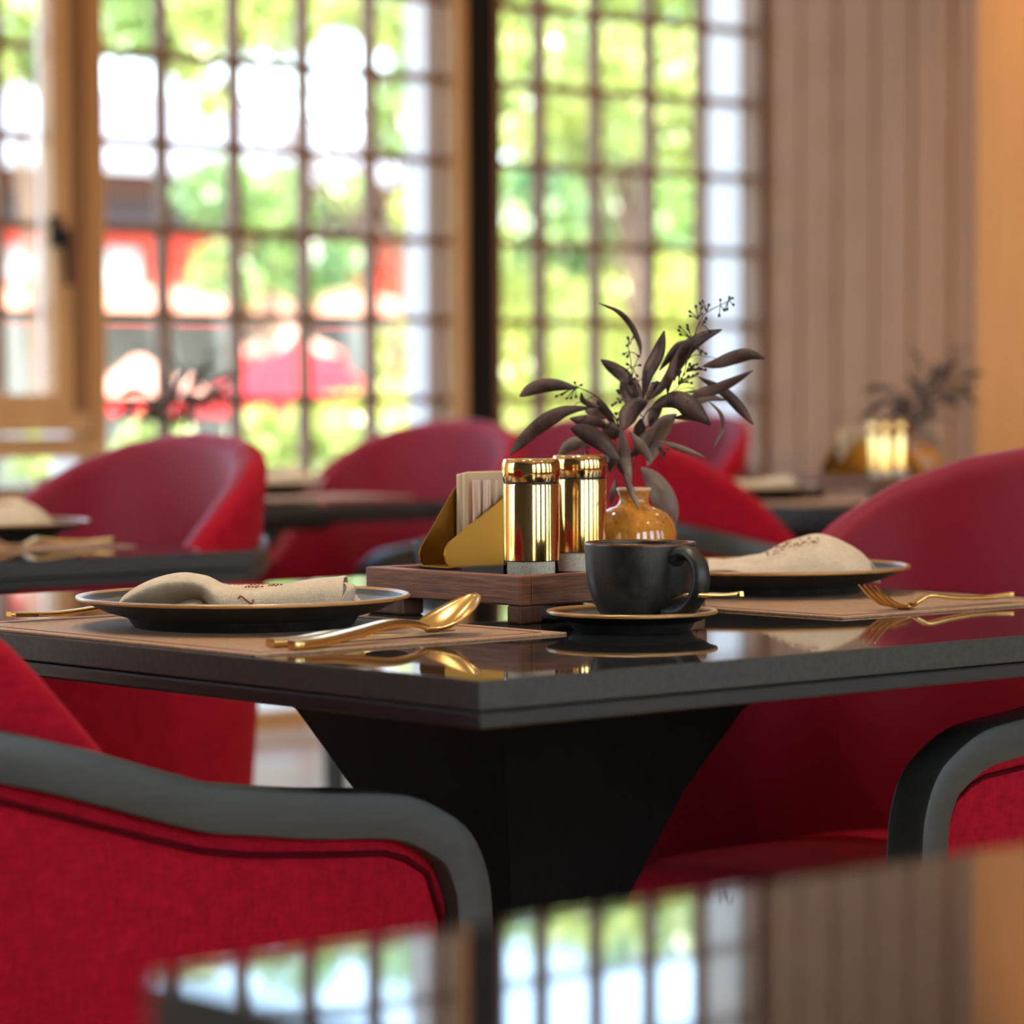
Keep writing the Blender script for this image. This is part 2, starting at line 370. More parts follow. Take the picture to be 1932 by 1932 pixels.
# left and rear walls: big plain windows between oak piers, so daylight also enters behind the viewer
def big_wall(name, wname, axis, pos, a0, a1, n, first):
    wl = obj(name, None, kind='structure')
    def bx(nm, p0, p1, z0, z1, m, d=.08, par=wl):
        if axis == 'x': return boxo(nm, pos - d, pos + d, p0, p1, z0, z1, m, par)
        return boxo(nm, p0, p1, pos - d, pos + d, z0, z1, m, par)
    bx('sill_wall', a0, a1, 0, .45, 'wall_grey', .06); bx('lintel', a0, a1, 2.85, 3.2, 'wall_grey', .06)
    st = (a1 - a0) / n; PW = .42 if axis == 'y' else .15
    for i in range(n + 1):
        c = a0 + st * i; bx('pier', c - PW, c + PW, .45, 2.85, 'wall_grey', .06)
    for i in range(n):
        p0, p1 = a0 + st * i + PW, a0 + st * (i + 1) - PW
        wn = obj('window_%d' % (first + i), None, kind='structure')
        for e in ((p0, p0 + .05), (p1 - .05, p1), ((p0 + p1) / 2 - .03, (p0 + p1) / 2 + .03)): bx('frame_stile', e[0], e[1], .45, 2.85, 'post', .03, wn)
        me = mesh_from('pane', [(0, 0, 0), (1, 0, 0), (1, 0, 1), (0, 0, 1)], [(0, 1, 2, 3)], False)
        g = obj('glass_pane', me, 'pane', wn)
        if axis == 'x': g.rotation_euler = (0, 0, pi / 2); g.location = (pos, p0, .45)
        else: g.location = (p0, pos, .45)
        g.scale = (p1 - p0, 1, 2.4)
boxo('wall_left', -3.32, -3.2, -4.3, 1.9, 0, 3.2, 'wall_grey', kind='structure')
big_wall('wall_left_glazed', '', 'x', -3.26, 1.9, W, 2, 11)
big_wall('wall_rear', '', 'y', -4.3, -3.2, 5.7, 5, 5)
# recessed downlights
dl = None
for i, (x, y) in enumerate([(-.6, -1.6), (1.0, -1.6), (2.6, -1.6), (-.6, .5), (.6, .7), (2.9, .5), (.6, 2.4), (2.9, 2.4), (4.6, 1.2), (2.2, 4.0), (4.6, 3.2)]):
    t = thing('ceiling_downlight', 'small round recessed ceiling downlight', 'light', (x, y, 3.2), 0, 'ceiling downlights')
    obj('lamp_ring', MB().lathe([(.062, 0), (.062, -.006), (.046, -.008), (.044, .0)], 24).mesh('ring'), 'post', t)
    obj('lamp_lens', MB().lathe([(.0001, -.001), (.044, -.001)], 24).mesh('lens'), 'lamp', t)
    L = bpy.data.lights.new('downlight', 'SPOT'); L.energy = 30; L.color = (1, .86, .68); L.spot_size = radians(95); L.spot_blend = .8; L.shadow_soft_size = .045
    lo = bpy.data.objects.new('downlight_beam', L); COL.objects.link(lo); lo.parent = t; lo.location = (0, 0, -.02)
# warm wall washer above the honey panel
L = bpy.data.lights.new('wall_washer', 'SPOT'); L.energy = 50; L.color = (1, .74, .45); L.spot_size = radians(80); L.spot_blend = .9; L.shadow_soft_size = .05
t = thing('ceiling_downlight', 'warm downlight above the honey oak panel', 'light', (5.15, 3.7, 3.2))
obj('lamp_ring', MB().lathe([(.062, 0), (.062, -.006), (.046, -.008), (.044, .0)], 24).mesh('ring'), 'post', t)
obj('lamp_lens', MB().lathe([(.0001, -.001), (.044, -.001)], 24).mesh('lens'), 'lamp', t)
lo = bpy.data.objects.new('downlight_beam', L); COL.objects.link(lo); lo.parent = t; lo.location = (0, 0, -.02); lo.rotation_euler = (0, radians(-14), 0)

# ------------------------------------------------------------------ tables
def make_table(lx, ly, label, loc, rz=0, group=None):
    t = thing('dining_table', label, 'table', loc, rz)
    mb = MB().box(0, lx, 0, ly, .728, .750)
    me = mb.mesh('stone_slab', False); me.materials.append(M['stone_edge']); me.materials.append(M['stone'])
    for p in me.polygons:
        p.material_index = 1 if p.normal.z > .5 else 0
    o = obj('stone_slab', me, None, t); bev(o, .0012, 2)
    o2 = boxo('wood_subtop', .003, lx - .003, .003, ly - .003, .7142, .7268, 'black_wood', t, .002)
    boxo('apron_frame', .22, lx - .22, .22, ly - .22, .692, .7145, 'black_wood', t)
    cx, cy = lx / 2, ly / 2
    prof = [(.185, .692), (.150, .655), (.112, .580), (.075, .480), (.060, .40), (.058, .30), (.062, .12), (.075, .03)]
    rows = [[(cx + sx * a, cy + sy * a, z) for sx, sy in ((-1, -1), (1, -1), (1, 1), (-1, 1))] for a, z in prof]
    m = MB().grid(rows, 0, True).mesh('pedestal', True, 25)
    bm = bmesh.new(); bm.from_mesh(m); bmesh.ops.recalc_face_normals(bm, faces=bm.faces); bm.to_mesh(m); bm.free(); m.set_sharp_from_angle(angle=radians(25))
    obj('pedestal', m, 'ped_wood', t)
    boxo('base_plate', cx - .27, cx + .27, cy - .27, cy + .27, 0, .03, 'ped_wood', t, .004)
    return t
T1 = make_table(1.02, 1.07, 'square black stone dining table in sharp focus carrying the walnut tray and black cup', (0, 0, 0))
T2 = make_table(1.02, 1.07, 'black stone table just behind at left, its near corner beside the crimson chair', (-.015, 1.615, 0))
T3 = make_table(1.02, 1.07, 'blurred black table in the middle distance behind the brass napkin holder', (1.50, 2.88, 0))
T4 = make_table(1.02, 1.00, 'blurred black table at right carrying a second walnut tray of gold shakers', (2.62, 1.93, 0))
T5 = make_table(1.02, .90, 'farthest black table at left, in front of the casement window', (1.62, 4.22, 0))
T0 = make_table(1.10, 1.07, 'very near glossy black table across the bottom of the view, mirroring the lattice windows', (-.832, -1.855, 0))

# ------------------------------------------------------------------ chairs
RW = .27
RAILX = [-.34, -.30, -.25, -.189, -.145, -.100, -.053, -.005, .069, .121, .173, .200, .225]
RAILZ = [.735, .730, .716, .700, .688, .674, .659, .645, .634, .628, .624, .615, .600]
def plan(off=0, nx=9, na=26, xf=.225, x0=-.12, back=.22):
    """horseshoe from right front to left front: (x, y, outward normal, distance behind x=0)"""
    out = []
    for k in range(nx): x = xf + (x0 - xf) * k / nx; out.append([x, -RW, 0, -1, -x])
    prev = None; L = -x0
    for k in range(na + 1):
        a = -pi / 2 + pi * k / na       # -90..90, 0 = back centre
        e = .86
        ca, sa = abs(cos(a)) ** e, (abs(sin(a)) ** e) * (1 if a >= 0 else -1)
        x, y = x0 - back * ca, RW * sa
        if prev is not None: L += sqrt((x - prev[0]) ** 2 + (y - prev[1]) ** 2)
        prev = (x, y); nx_, ny_ = -cos(a) / back, sin(a) / RW; q = sqrt(nx_ ** 2 + ny_ ** 2)
        out.append([x, y, nx_ / q, ny_ / q, L])
    full = L
    for o in out[nx:]:
        if o[4] > (full + -x0 * 0) / 2 and o[1] > 0: o[4] = None
    for o in out[nx:]:
        if o[4] is None: pass
    # mirror the distances
    n = len(out); half = out[nx:nx + na // 2 + 1]
    for k in range(na // 2 + 1): out[nx + na - k][4] = half[k][4]
    for k in range(nx): x = x0 + (xf - x0) * (k + 1) / nx; out.append([x, RW, 0, 1, -x])
    for o in out: o[0] += o[2] * off; o[1] += o[3] * off
    return out
HL = [-.3, -.02, .03, .07, .11, .16, .21, .28, .36, .44, .52]
HZ = [.585, .600, .635, .680, .722, .772, .812, .852, .880, .893, .897]
def make_chair():
    t = thing('armchair', '', 'chair')
    # arm rail: feet - front corners - horseshoe round the back
    sec = []
    hw, hh, r = .0225, .0185, .003
    for (sx, sy, a0) in ((1, 1, 0), (-1, 1, 90), (-1, -1, 180), (1, -1, 270)):
        for q in (0, 45, 90):
            a = radians(a0 + q); sec.append((sx * (hw - r) + r * cos(a), sy * (hh - r) + r * sin(a)))
    P = plan(0); pts = []; nr = []
    corner = [(.252, 0), (.252, .30), (.253, .44), (.2535, .51), (.252, .549), (.2475, .568), (.239, .586)]
    for x, z in corner: pts.append((x - (.015 * (1 - z / .5) if z < .5 else 0), -RW, z)); nr.append((0, -1, 0))
    for p in P: pts.append((p[0], p[1], lerp(RAILX, RAILZ, p[0]))); nr.append((p[2], p[3], 0))
    for x, z in reversed(corner): pts.append((x - (.015 * (1 - z / .5) if z < .5 else 0), RW, z)); nr.append((0, 1, 0))
    i0 = len(corner); ns = []; NN = 0
    P2 = spline(pts[2:-2], 150); N2 = spline(nr[2:-2], 150)
    pts = pts[:2] + P2 + pts[-2:]; nr = nr[:2] + [tuple(q.normalized()) for q in N2] + nr[-2:]
    o = obj('arm_frame', MB().tube(pts, 1, sec=sec, nrm=nr).mesh('arm_frame', True, 28), 'rail_wood', t)
    # outer panel below the rail
    IX = [-.34, -.25, -.19, -.145, -.1, -.054, -.006, .044, .12, .173, .2, .222, .236]
    IZ = [.720, .70, .683, .668, .654, .64, .626, .618, .611, .607, .597, .58, .553]
    Q = plan(.004, 16, 26, .2355); rows = []; zb = .335
    for p in Q:
        zt = lerp(IX, IZ, p[0] if abs(p[1]) > RW * .99 or True else p[0]) + .004
        ring = []
        for (off, z) in ((-.018, zb), (.004, zb), (.0075, zb + .01), (.010, (zb + zt) / 2), (.007, zt - .016), (.002, zt), (-.018, zt)):
            tp = (1 - (z - zb) / .3) * .018 if z < zb + .3 else 0
            ring.append((p[0] + p[2] * (off - tp), p[1] + p[3] * (off - tp), z))
        rows.append(ring)
    spn = obj('side_panel', MB().grid(rows, 0, True).mesh('side_panel', True, 50), 'red_fabric', t)
    pp = []; nq = len(rows)
    for k, ring in enumerate(rows): pp.append(Vector(ring[4]) + Vector((Q[k][2] * .0016, Q[k][3] * .0016, -.002)))
    pp = [Vector((pp[0].x - .006, pp[0].y - .001, .34)), Vector((pp[0].x - .006, pp[0].y - .001, .50)), Vector((pp[0].x - .007, pp[0].y - .001, .535))] + [p for p in pp if p.x < .222] + [Vector((pp[-1].x - .007, pp[-1].y + .001, .535)), Vector((pp[-1].x - .006, pp[-1].y + .001, .50)), Vector((pp[-1].x - .006, pp[-1].y + .001, .34))]
    mb = MB().tube(pp, .0026, 6)
    obj('piping', mb.mesh('piping'), 'piping', spn)
    # inner shell with the high back
    rows = []
    Q = plan(-.028, 10, 40, .215)
    for p in Q:
        H = lerp(HL, HZ, p[4]); lean = lambda z: max(0, z - .60) * .10
        th = .020 + .006 * min(1, max(0, (H - .6) / .2)); ring = []
        for z in (.36, .50, .60, (H + .6) / 2, H - .03): ring.append((th, min(z, H - .02)))
        for a in (0, 35, 65, 90, 115, 145, 180): ring.append((th * cos(radians(a)), H - .02 + .02 * sin(radians(a))))
        for z in (H - .03, (H + .6) / 2, .60, .50, .36): ring.append((-th, min(z, H - .02)))
        rows.append([(p[0] + p[2] * (o_ + lean(z)), p[1] + p[3] * (o_ + lean(z)), z) for o_, z in ring])
    mb = MB().grid(rows, 0, False); nn = len(rows[0]) - 1
    mb.I = [(0 if (k % nn) < 8 else 1) for k in range(len(mb.F))]
    # close the front ends
    for rrow in (rows[0], rows[-1]):
        o_ = len(mb.V); mb.V += [tuple(q) for q in rrow]; n = len(rrow)
        mb.F += [tuple(o_ + q for q in range(n))]; mb.I += [0]
    me = mb.mesh('backrest', True, 60)
    obj('backrest', me, ['red_fabric', 'red_inner'], t)
    # seat cushion
    out = []
    for k in range(48):
        a = 2 * pi * k / 48; c, s_ = cos(a), sin(a)
        out.append((-.02 + .245 * (abs(c) ** .45) * (1 if c > 0 else -1), .222 * (abs(s_) ** .45) * (1 if s_ > 0 else -1)))
    rows = [[(-.02 + (x + .02) * k, y * k, z) for x, y in out] for k, z in ((.02, .36), (.93, .362), (1, .375), (1.0, .43), (.975, .45), (.9, .462), (.6, .472), (.02, .476))]
    obj('seat', MB().grid(rows, 0, True).mesh('seat', True, 60), 'red_fabric', t)
    for s in (-1, 1):
        obj('rear_leg', MB().tube([(-.24, s * .17, .34), (-.27, s * .185, .15), (-.30, s * .20, 0)], [.024, .019, .014], 12).mesh('leg'), 'rail_wood', t)
    boxo('seat_base', -.22, .235, -.24, .24, .325, .362, 'rail_wood', t, .004)
    return t
ch = make_chair(); ch['group'] = 'red armchairs'
def place(o, x, y, deg, label): o.location = (x, y, 0); o.rotation_euler = (0, 0, radians(deg)); o['label'] = label
place(ch, -.078, .50, 0, 'red armchair nearest the viewer, its grey wooden arm sweeping across the lower left')
for (x, y, d, lb) in [
    (.986, .50, 180, 'red armchair at right behind the domed napkin, its back cut by the right edge'),
    (.955, 2.13, 180, 'crimson armchair at left behind the left black table, in front of the lattice window'),
    (2.66, 3.49, 188, 'blurred crimson armchair left of the black post, behind the brass napkin holder'),
    (3.40, 3.92, 180, 'far dark crimson armchair half hidden behind the dried leaves at left of the vase'),
    (4.63, 4.75, 180, 'farthest crimson armchair right of the dried branch, below the right-hand window'),
    (2.47, 2.03, -25, 'blurred red armchair seen from its back side, just right of the ochre vase')]:
    c = dup(ch, (x, y, 0), radians(d), lb)

# ------------------------------------------------------------------ place settings
def make_plate(r, h, foot, label, loc, name='plate', cat='plate'):
    k = r / .146
    prof = [(.0001, .003), (foot * .8, .003), (foot * .86, 0), (foot, 0), (foot + .003, .004), (foot + .006, .0085), (r * .82, h * .52), (r * .965, h * .88), (r, h - .002)]
    rim = [(r + .0008, h - .0005), (r, h + .001), (r - .003, h + .0012), (r - .0055, h - .0008)]
    inn = [(r * .92, h * .80), (r * .78, h * .46), (r * .6, .0095), (r * .35, .0075), (.0001, .007)]
    t = thing(name, label, cat, loc)
    obj('body', MB().lathe(prof, 96).mesh('body', True, 40), 'ceramic', t)
    obj('rim', MB().lathe([prof[-1]] + rim + [inn[0]], 96, 0).mesh('rim', True, 80), 'rim', t)
    obj('well', MB().lathe([rim[-1]] + inn, 96).mesh('well', True, 80), 'plate_in', t)
    return t
MAT_Z = .0016
def make_placemat(label, loc, lx=.328, ly=.45):
    t = thing('placemat', label, 'placemat', loc)
    o = boxo('woven_panel', .004, lx - .004, .004, ly - .004, 0, MAT_Z, 'mat', t); bev(o, .0006)
    mb = MB()
    for (a, b, c, d) in ((0, lx, 0, .006), (0, lx, ly - .006, ly), (0, .006, .006, ly - .006), (lx - .006, lx, .006, ly - .006)): mb.box(a, b, c, d, 0, MAT_Z + .0004)
    bev(obj('hem', mb.mesh('hem', False), 'mat', t), .0006)
    mb = MB()
    g = .016
    for (a, b, c, d) in ((g, lx - g, g, g + .0012), (g, lx - g, ly - g, ly - g + .0012), (g, g + .0012, g, ly - g), (lx - g, lx - g + .0012, g, ly - g)): mb.box(a, b, c, d, MAT_Z - .0005, MAT_Z + .0005)
    obj('stitching', mb.mesh('stitch', False), 'mat_edge', o)
    return t
pm1 = make_placemat('woven tan placemat under the plate and spoon at the left of the stone table', (.005, .272, .75))
pm2 = dup(pm1, (.632, .232, .75), 0, 'woven tan placemat under the right-hand plate and the gold fork', 'tan placemats')
pm1['group'] = 'tan placemats'
PZ = .75 + MAT_Z
pl1 = make_plate(.146, .0265, .0955, 'black plate with bronze rim at left holding a linen napkin with a brown Z', (.187, .533, PZ)); pl1['group'] = 'black plates'
pl2 = dup(pl1, (.85, .538, PZ), 0, 'black plate with bronze rim at right, behind the coffee cup', 'black plates')

def napkin(name, label, sections, loc, rz, extra=None):
    """loft: sections = list of rings of (depth, z) keyed by x; open sheet, given thickness"""
    t = thing(name, label, 'napkin', loc, rz)
    n = 14; rows = []
    for x, ring in sections: rows.append([(x, p.x, p.y) for p in spline([(a, b, 0) for a, b in ring], n)])
    R2 = []; ks = 40
    cols = [spline([rows[j][k] for j in range(len(rows))], ks) for k in range(n)]
    for j in range(ks): R2.append([cols[k][j] for k in range(n)])
    from mathutils import noise as mn
    for j in range(ks):
        for k in range(n):
            q = R2[j][k]; d_ = mn.noise(Vector((q.x * 42, q.y * 42, q.z * 60 + 3))) * .0013 + mn.noise(Vector((q.x * 110, q.y * 70, q.z * 90))) * .0007; R2[j][k] = q + Vector((0, -d_ * .6, d_))
    o = obj('cloth', MB().grid(R2).mesh('cloth', True, 180), 'linen', t); solid(o, .0022, 0); subs(o, 1)
    return t
# camera-aligned local frame for napkins: local x -> image right, local y -> away
NR = TH - pi / 2
# left napkin: x from -.106 (left tip) to .088 (frayed end)
def ring1(top, und, low=.010, depth=.034):
    """und=1: front undercut (open loop seen from the front), und=0: upright front face"""
    fy = -.046 + und * .070; lo = low
    return [(fy, lo), (-.046 + und * .034, lo + (top - lo) * (.35 + .16 * und)), (-.044 + und * .002, top * .84 + .001), (-.030, top), (0, top + .0005), (depth, top - .002), (depth + .012, lo + (top - lo) * .45), (depth + .010, lo)]
S1 = [(-.107, ring1(.0185, 1, .012, .015)), (-.100, ring1(.028, 1, .011)), (-.080, ring1(.0395, 1)), (-.055, ring1(.0445, 1)), (-.036, ring1(.0425, .9)), (-.027, ring1(.0385, .45)),
      (-.018, ring1(.0345, .08)), (.0, ring1(.0338, 0)), (.03, ring1(.0345, 0)), (.055, ring1(.038, 0)), (.078, ring1(.0405, 0)), (.090, ring1(.042, -.02))]
nk1 = napkin('linen_napkin', 'folded cream linen napkin with a brown Z on the left-hand plate', S1, (.187, .533, PZ), NR)
# inner fold seen in the loop, and frayed layers at the right end
def sheet(pts_rows, name, par, m='linen', th=.0018):
    cols = [spline([r[k] for r in pts_rows], 16) for k in range(len(pts_rows[0]))]
    rows = [spline([cols[k][j] for k in range(len(cols))], 14) for j in range(16)]
    o = obj(name, MB().grid(rows).mesh(name, True, 180), m, par); solid(o, th); subs(o, 1); return o
sheet([[(-.085, -.040, .010), (-.060, -.042, .0135), (-.045, -.042, .0205), (-.03, -.044, .018), (-.022, -.045, .012)], [(-.085, -.01, .012), (-.06, -.01, .017), (-.045, -.01, .023), (-.03, -.01, .020), (-.022, -.01, .013)], [(-.085, .03, .012), (-.06, .03, .017), (-.045, .03, .023), (-.03, .03, .020), (-.022, .03, .013)]], 'inner_fold', nk1)
sheet([[(.086, -.048, .011), (.087, -.049, .022), (.093, -.046, .034), (.089, -.03, .039)], [(.092, -.04, .011), (.094, -.042, .022), (.0985, -.036, .0345), (.097, -.02, .037)], [(.094, -.03, .011), (.096, -.02, .02), (.0985, -.01, .030), (.098, .0, .033)]], 'frayed_layer', nk1)
sheet([[(.088, -.036, .010), (.094, -.036, .0185), (.102, -.034, .018), (.106, -.032, .013)], [(.088, -.01, .010), (.094, -.01, .0195), (.1015, -.008, .019), (.105, -.006, .012)]], 'frayed_layer', nk1)
sheet([[(.086, -.03, .017), (.096, -.03, .024), (.1035, -.028, .0205)], [(.086, .0, .019), (.096, .0, .026), (.1025, .002, .021)], [(.086, .03, .016), (.096, .03, .023), (.101, .03, .018)]], 'frayed_layer', nk1)
def strokes(segs, name, par, w_=.0006):
    mb = MB(); par = [c for c in KIDS(par) if c.name.startswith('cloth')][0]
    for a, b in segs: mb.tube([a, b], w_, 5)
    return obj(name, mb.mesh(name), 'linen_print', par)
fy = -.0475
zz = [((-.0, fy + .001, .0275), (.0018, fy - .0003, .0300 - .001)), ((.0018, fy + .0006, .0288), (.0115, fy - .0003, .0215)), ((.0115, fy, .0215), (.0128, fy, .0258)), ((-.0008, fy + .001, .0262), (.0018, fy + .0006, .0288)), ((.0098, fy, .0222), (.0115, fy, .0215))]
o = strokes(zz, 'embroidered_letter', nk1, .0007); o['label'] = 'brown letter Z'
rs = random.Random(11); segs = []
for row, (y0, x0, x1) in enumerate(((-.036, .004, .014), (-.028, .004, .018), (-.020, .006, .018), (-.010, .004, .020), (.0, .006, .018))):
    x = x0
    while x < x1:
        l = rs.uniform(.0012, .0028); segs.append(((x, y0, .0353 + rs.uniform(0, .0006)), (x + l, y0 + rs.uniform(-.002, .002), .0356))); x += l + .0012
for row, (y0, x0, x1) in enumerate(((-.03, .024, .032), (-.02, .024, .034), (-.01, .026, .034), (.0, -.030, -.014), (.006, -.012, .0))):
    x = x0
    while x < x1:
        l = rs.uniform(.0012, .0028); segs.append(((x, y0, .0355 + (.0008 if x > .02 else 0)), (x + l, y0 + rs.uniform(-.002, .002), .0358 + (.0010 if x > .02 else 0)))); x += l + .0012
strokes(segs, 'embroidered_lettering', nk1, .00045)

# right napkin: dome at right, folded layers at left
def ring2(top, low=.010, fy=-.06, by=.045):
    return [(fy, low), (fy + .010, low + (top - low) * .45), (fy + .028, low + (top - low) * .82), (-.01, top), (.012, top), (by - .015, low + (top - low) * .8), (by - .004, low + (top - low) * .4), (by, low)]
S2 = [(-.050, ring2(.030, .026, -.030, .03)), (-.035, ring2(.0325, .022, -.045)), (-.020, ring2(.035, .016, -.052)), (-.002, ring2(.038, .011)), (.02, ring2(.049)), (.045, ring2(.056)), (.06, ring2(.0555)), (.08, ring2(.049)), (.098, ring2(.037, .010, -.045)), (.112, ring2(.020, .010, -.02, .03)), (.116, ring2(.012, .009, -.005, .02))]
nk2 = napkin('linen_napkin', 'domed cream linen napkin with brown embroidery on the right-hand plate', S2, (.85, .538, PZ), NR)
for k in range(4):
    dz = -.0032 * k
    sheet([[(-.062 + .004 * k, -.050 + .004 * k, .028 + dz * 1.2 - .004), (-.035, -.052, .024 + dz), (-.012, -.056, .0155 + dz * .9), (.006, -.058, .011 + dz * .3)],
           [(-.060 + .003 * k, -.01, .0335 + dz), (-.035, -.01, .031 + dz), (-.012, -.01, .026 + dz), (.006, -.01, .020 + dz)],
           [(-.055 + .003 * k, .03, .030 + dz), (-.035, .03, .028 + dz), (-.012, .03, .023 + dz), (.006, .03, .018 + dz)]], 'folded_layer', nk2, th=.002)
sheet([[(-.066, -.045, .012), (-.045, -.05, .015), (-.02, -.052, .012)], [(-.064, .0, .022), (-.04, .0, .022), (-.02, .0, .018)]], 'folded_layer', nk2)
segs = []; rs = random.Random(4)
for row in range(5):
    for k in range(9):
        x = -.004 + .055 * rs.random(); y0 = -.034 + row * .005
        segs.append(((x, y0, lerp([x_ for x_, r in S2], [r[2][1] for x_, r in S2], x) + .0035 + row * .0012), (x + rs.uniform(.001, .003), y0 + rs.uniform(-.002, .002), lerp([x_ for x_, r in S2], [r[2][1] for x_, r in S2], x + .002) + .0037 + row * .0012)))
strokes(segs, 'embroidered_lettering', nk2, .0006)

# ------------------------------------------------------------------ cutlery (local x runs from handle end to tip)
def stations(tab, n=44):
    xs = [a[0] for a in tab]; out = []
    for k in range(n):
        x = xs[0] + (xs[-1] - xs[0]) * (k / (n - 1)); out.append([x] + [lerp(xs, [a[i] for a in tab], x) for i in range(1, len(tab[0]))])
    return out
def make_spoon(label, loc, rz, sc=1.0, m='gold', name='spoon'):
    t = thing(name, label, 'spoon', loc, rz)
    hp = spline([(0, 0, .0040), (.03, 0, .0045), (.07, 0, .0085), (.105, 0, .0125), (.130, 0, .0115), (.150, 0, .0070)], 30)
    hw = [.0052, .0055, .0050, .0040, .0028, .0024, .0030]
    rows = []
    for j, p in enumerate(hp):
        u = j / 29; wd = lerp([0, .1, .35, .6, .8, .92, 1], hw, u); th = lerp([0, .5, 1], [.0034, .0034, .0022], u)
        if j == 0: wd *= .7
        rows.append([(p.x * sc, a * wd * sc, (p.z + b * th) * sc) for a, b in ((-1, -.5), (-.8, -1), (.8, -1), (1, -.5), (1, .5), (.8, 1), (-.8, 1), (-1, .5))])
    mb = MB().grid(rows, 0, True); n = len(mb.V); mb.F.append(tuple(range(8))); mb.I.append(0)
    obj('handle', mb.mesh('handle', True, 45), m, t)
    rows = []; nb = 22
    for j in range(nb + 1):
        u = j / nb; x = .146 + .064 * u; wd = .0195 * (max(0, sin(pi * min(1, u ** .82))) ** .55) if 0 < u < 1 else .0015
        if u < .06: wd = max(wd * .5, .0026)
        zc = .0062 + .0235 * u ** 1.2; dp = .0085 * sin(pi * u ** .9) ** .8 if 0 < u < 1 else 0
        rows.append([(x * sc, wd * a * sc, (zc - dp * (1 - a * a)) * sc) for a in np.linspace(-1, 1, 13)])
    o = obj('bowl', MB().grid(rows).mesh('bowl', True, 180), m, t); solid(o, .0011 * sc, -1)
    return t
sp = make_spoon('gold soup spoon with raised bowl lying near the placemat corner', (.049, .284, PZ), math.atan2(.044, .235), 1.12)
def make_knife(label, loc, rz):
    t = thing('table_knife', label, 'knife', loc, rz)
    rows = []
    for j, p in enumerate(spline([(0, 0, .004), (.03, 0, .0042), (.065, 0, .007), (.09, 0, .0065), (.10, 0, .006)], 20)):
        wd = lerp([0, .2, .7, 1], [.0055, .0058, .0045, .004], j / 19)
        rows.append([(p.x, a * wd, p.z + b * .0034) for a, b in ((-1, -.5), (-.8, -1), (.8, -1), (1, -.5), (1, .5), (.8, 1), (-.8, 1), (-1, .5))])
    mb = MB().grid(rows, 0, True); mb.F.append(tuple(range(8))); mb.I.append(0)
    obj('handle', mb.mesh('handle', True, 45), 'gold', t)
    rows = [[(x, y0, z - .0007), (x, y1, z - .0003), (x, y1, z + .0003), (x, y0, z + .0008)] for x, y0, y1, z in ((.098, .004, -.004, .006), (.11, .0035, -.008, .0045), (.16, .004, -.009, .003), (.20, .0045, -.004, .0025), (.21, .0045, .003, .002))]
    obj('blade', MB().grid(rows, 0, True).mesh('blade', True, 30), 'gold', t)
    return t
kn = make_knife('gold knife beside the spoon, nearer the left-hand plate', (.054, .318, PZ), .07)
def make_fork(label, loc, rz):
    t = thing('table_fork', label, 'fork', loc, rz)
    rows = []
    for j, p in enumerate(spline([(0, 0, .0080), (.012, 0, .0070), (.05, 0, .0060), (.09, 0, .0085), (.118, 0, .0115), (.130, 0, .008), (.142, 0, .0030)], 34)):
        u = j / 33; wd = lerp([0, .06, .3, .6, .8, .93, 1], [.0042, .0058, .0052, .004, .0032, .0026, .0034], u)
        rows.append([(p.x, a * wd, p.z + b * .0021) for a, b in ((-1, -.5), (-.8, -1), (.8, -1), (1, -.5), (1, .5), (.8, 1), (-.8, 1), (-1, .5))])
    mb = MB().grid(rows, 0, True); mb.F.append(tuple(range(8))); mb.I.append(0)
    obj('handle', mb.mesh('handle', True, 45), 'gold', t)
    rows = [[(x, wd * a, z + .002 * a * a) for a in (-1, -.6, -.2, .2, .6, 1)] for x, wd, z in ((.140, .003, .0035), (.146, .0075, .0015), (.154, .0115, .0012), (.163, .0125, .0022))]
    o = obj('fork_root', MB().grid(rows).mesh('root', True, 180), 'gold', t); solid(o, .002, 0); froot = o
    for k in range(4):
        y = -.0109 + .00727 * k
        o = obj('tine', MB().tube(spline([(.160, y, .0022 + .001 * abs(k - 1.5)), (.175, y, .0068), (.190, y * .98, .0150), (.203, y * .96, .0250)], 14), [.0018] * 5 + [.0016] * 5 + [.0013, .0011, .0009, .0006], 8).mesh('tine'), 'gold', froot)
    return t
fk2 = make_fork('gold fork with raised tines lying by the right-hand plate', (.905, .262, PZ), pi - .02)
fk1 = dup(fk2, (.052, .7005, PZ), 0, 'gold fork with its handle end at the far left of the left-hand placemat')
fk1['group'] = fk2['group'] = 'gold forks'

# ------------------------------------------------------------------ cup, saucer, teaspoon
sc_ = make_plate(.0735, .0165, .050, 'black saucer with bronze rim under the coffee cup', (.411, .274, .75), 'saucer', 'saucer')
cup = thing('coffee_cup', 'black matt coffee cup with bronze lip standing on the saucer', 'cup', (.415, .268, .7575))
out = [(.0001, .0015), (.026, .0015), (.027, 0), (.030, 0), (.0315, .002), (.0370, .010), (.0422, .021), (.0455, .034), (.0473, .048), (.0480, .062), (.0482, .0665)]
obj('body', MB().lathe(out, 72).mesh('body', True, 60), 'ceramic', cup)
obj('lip', MB().lathe([(.0482, .0665), (.0481, .0680), (.0473, .0687), (.0462, .0682), (.0458, .0665)], 72).mesh('lip', True, 180), 'cup_lip', cup)
obj('inside', MB().lathe([(.0458, .0665), (.0448, .05), (.042, .034), (.037, .018), (.028, .009), (.0001, .007)], 72).mesh('inside', True, 60), 'ceramic', cup)
ha = NR - radians(50)
hp = spline([(.0435, 0, .0560), (.052, 0, .0605), (.064, 0, .0600), (.0735, 0, .0515), (.0762, 0, .0385), (.0715, 0, .0250), (.0600, 0, .0140), (.0470, 0, .0100), (.0365, 0, .0105)], 36)
sec = [(.0092 * cos(a), .0064 * sin(a)) for a in [2 * pi * k / 12 for k in range(12)]]
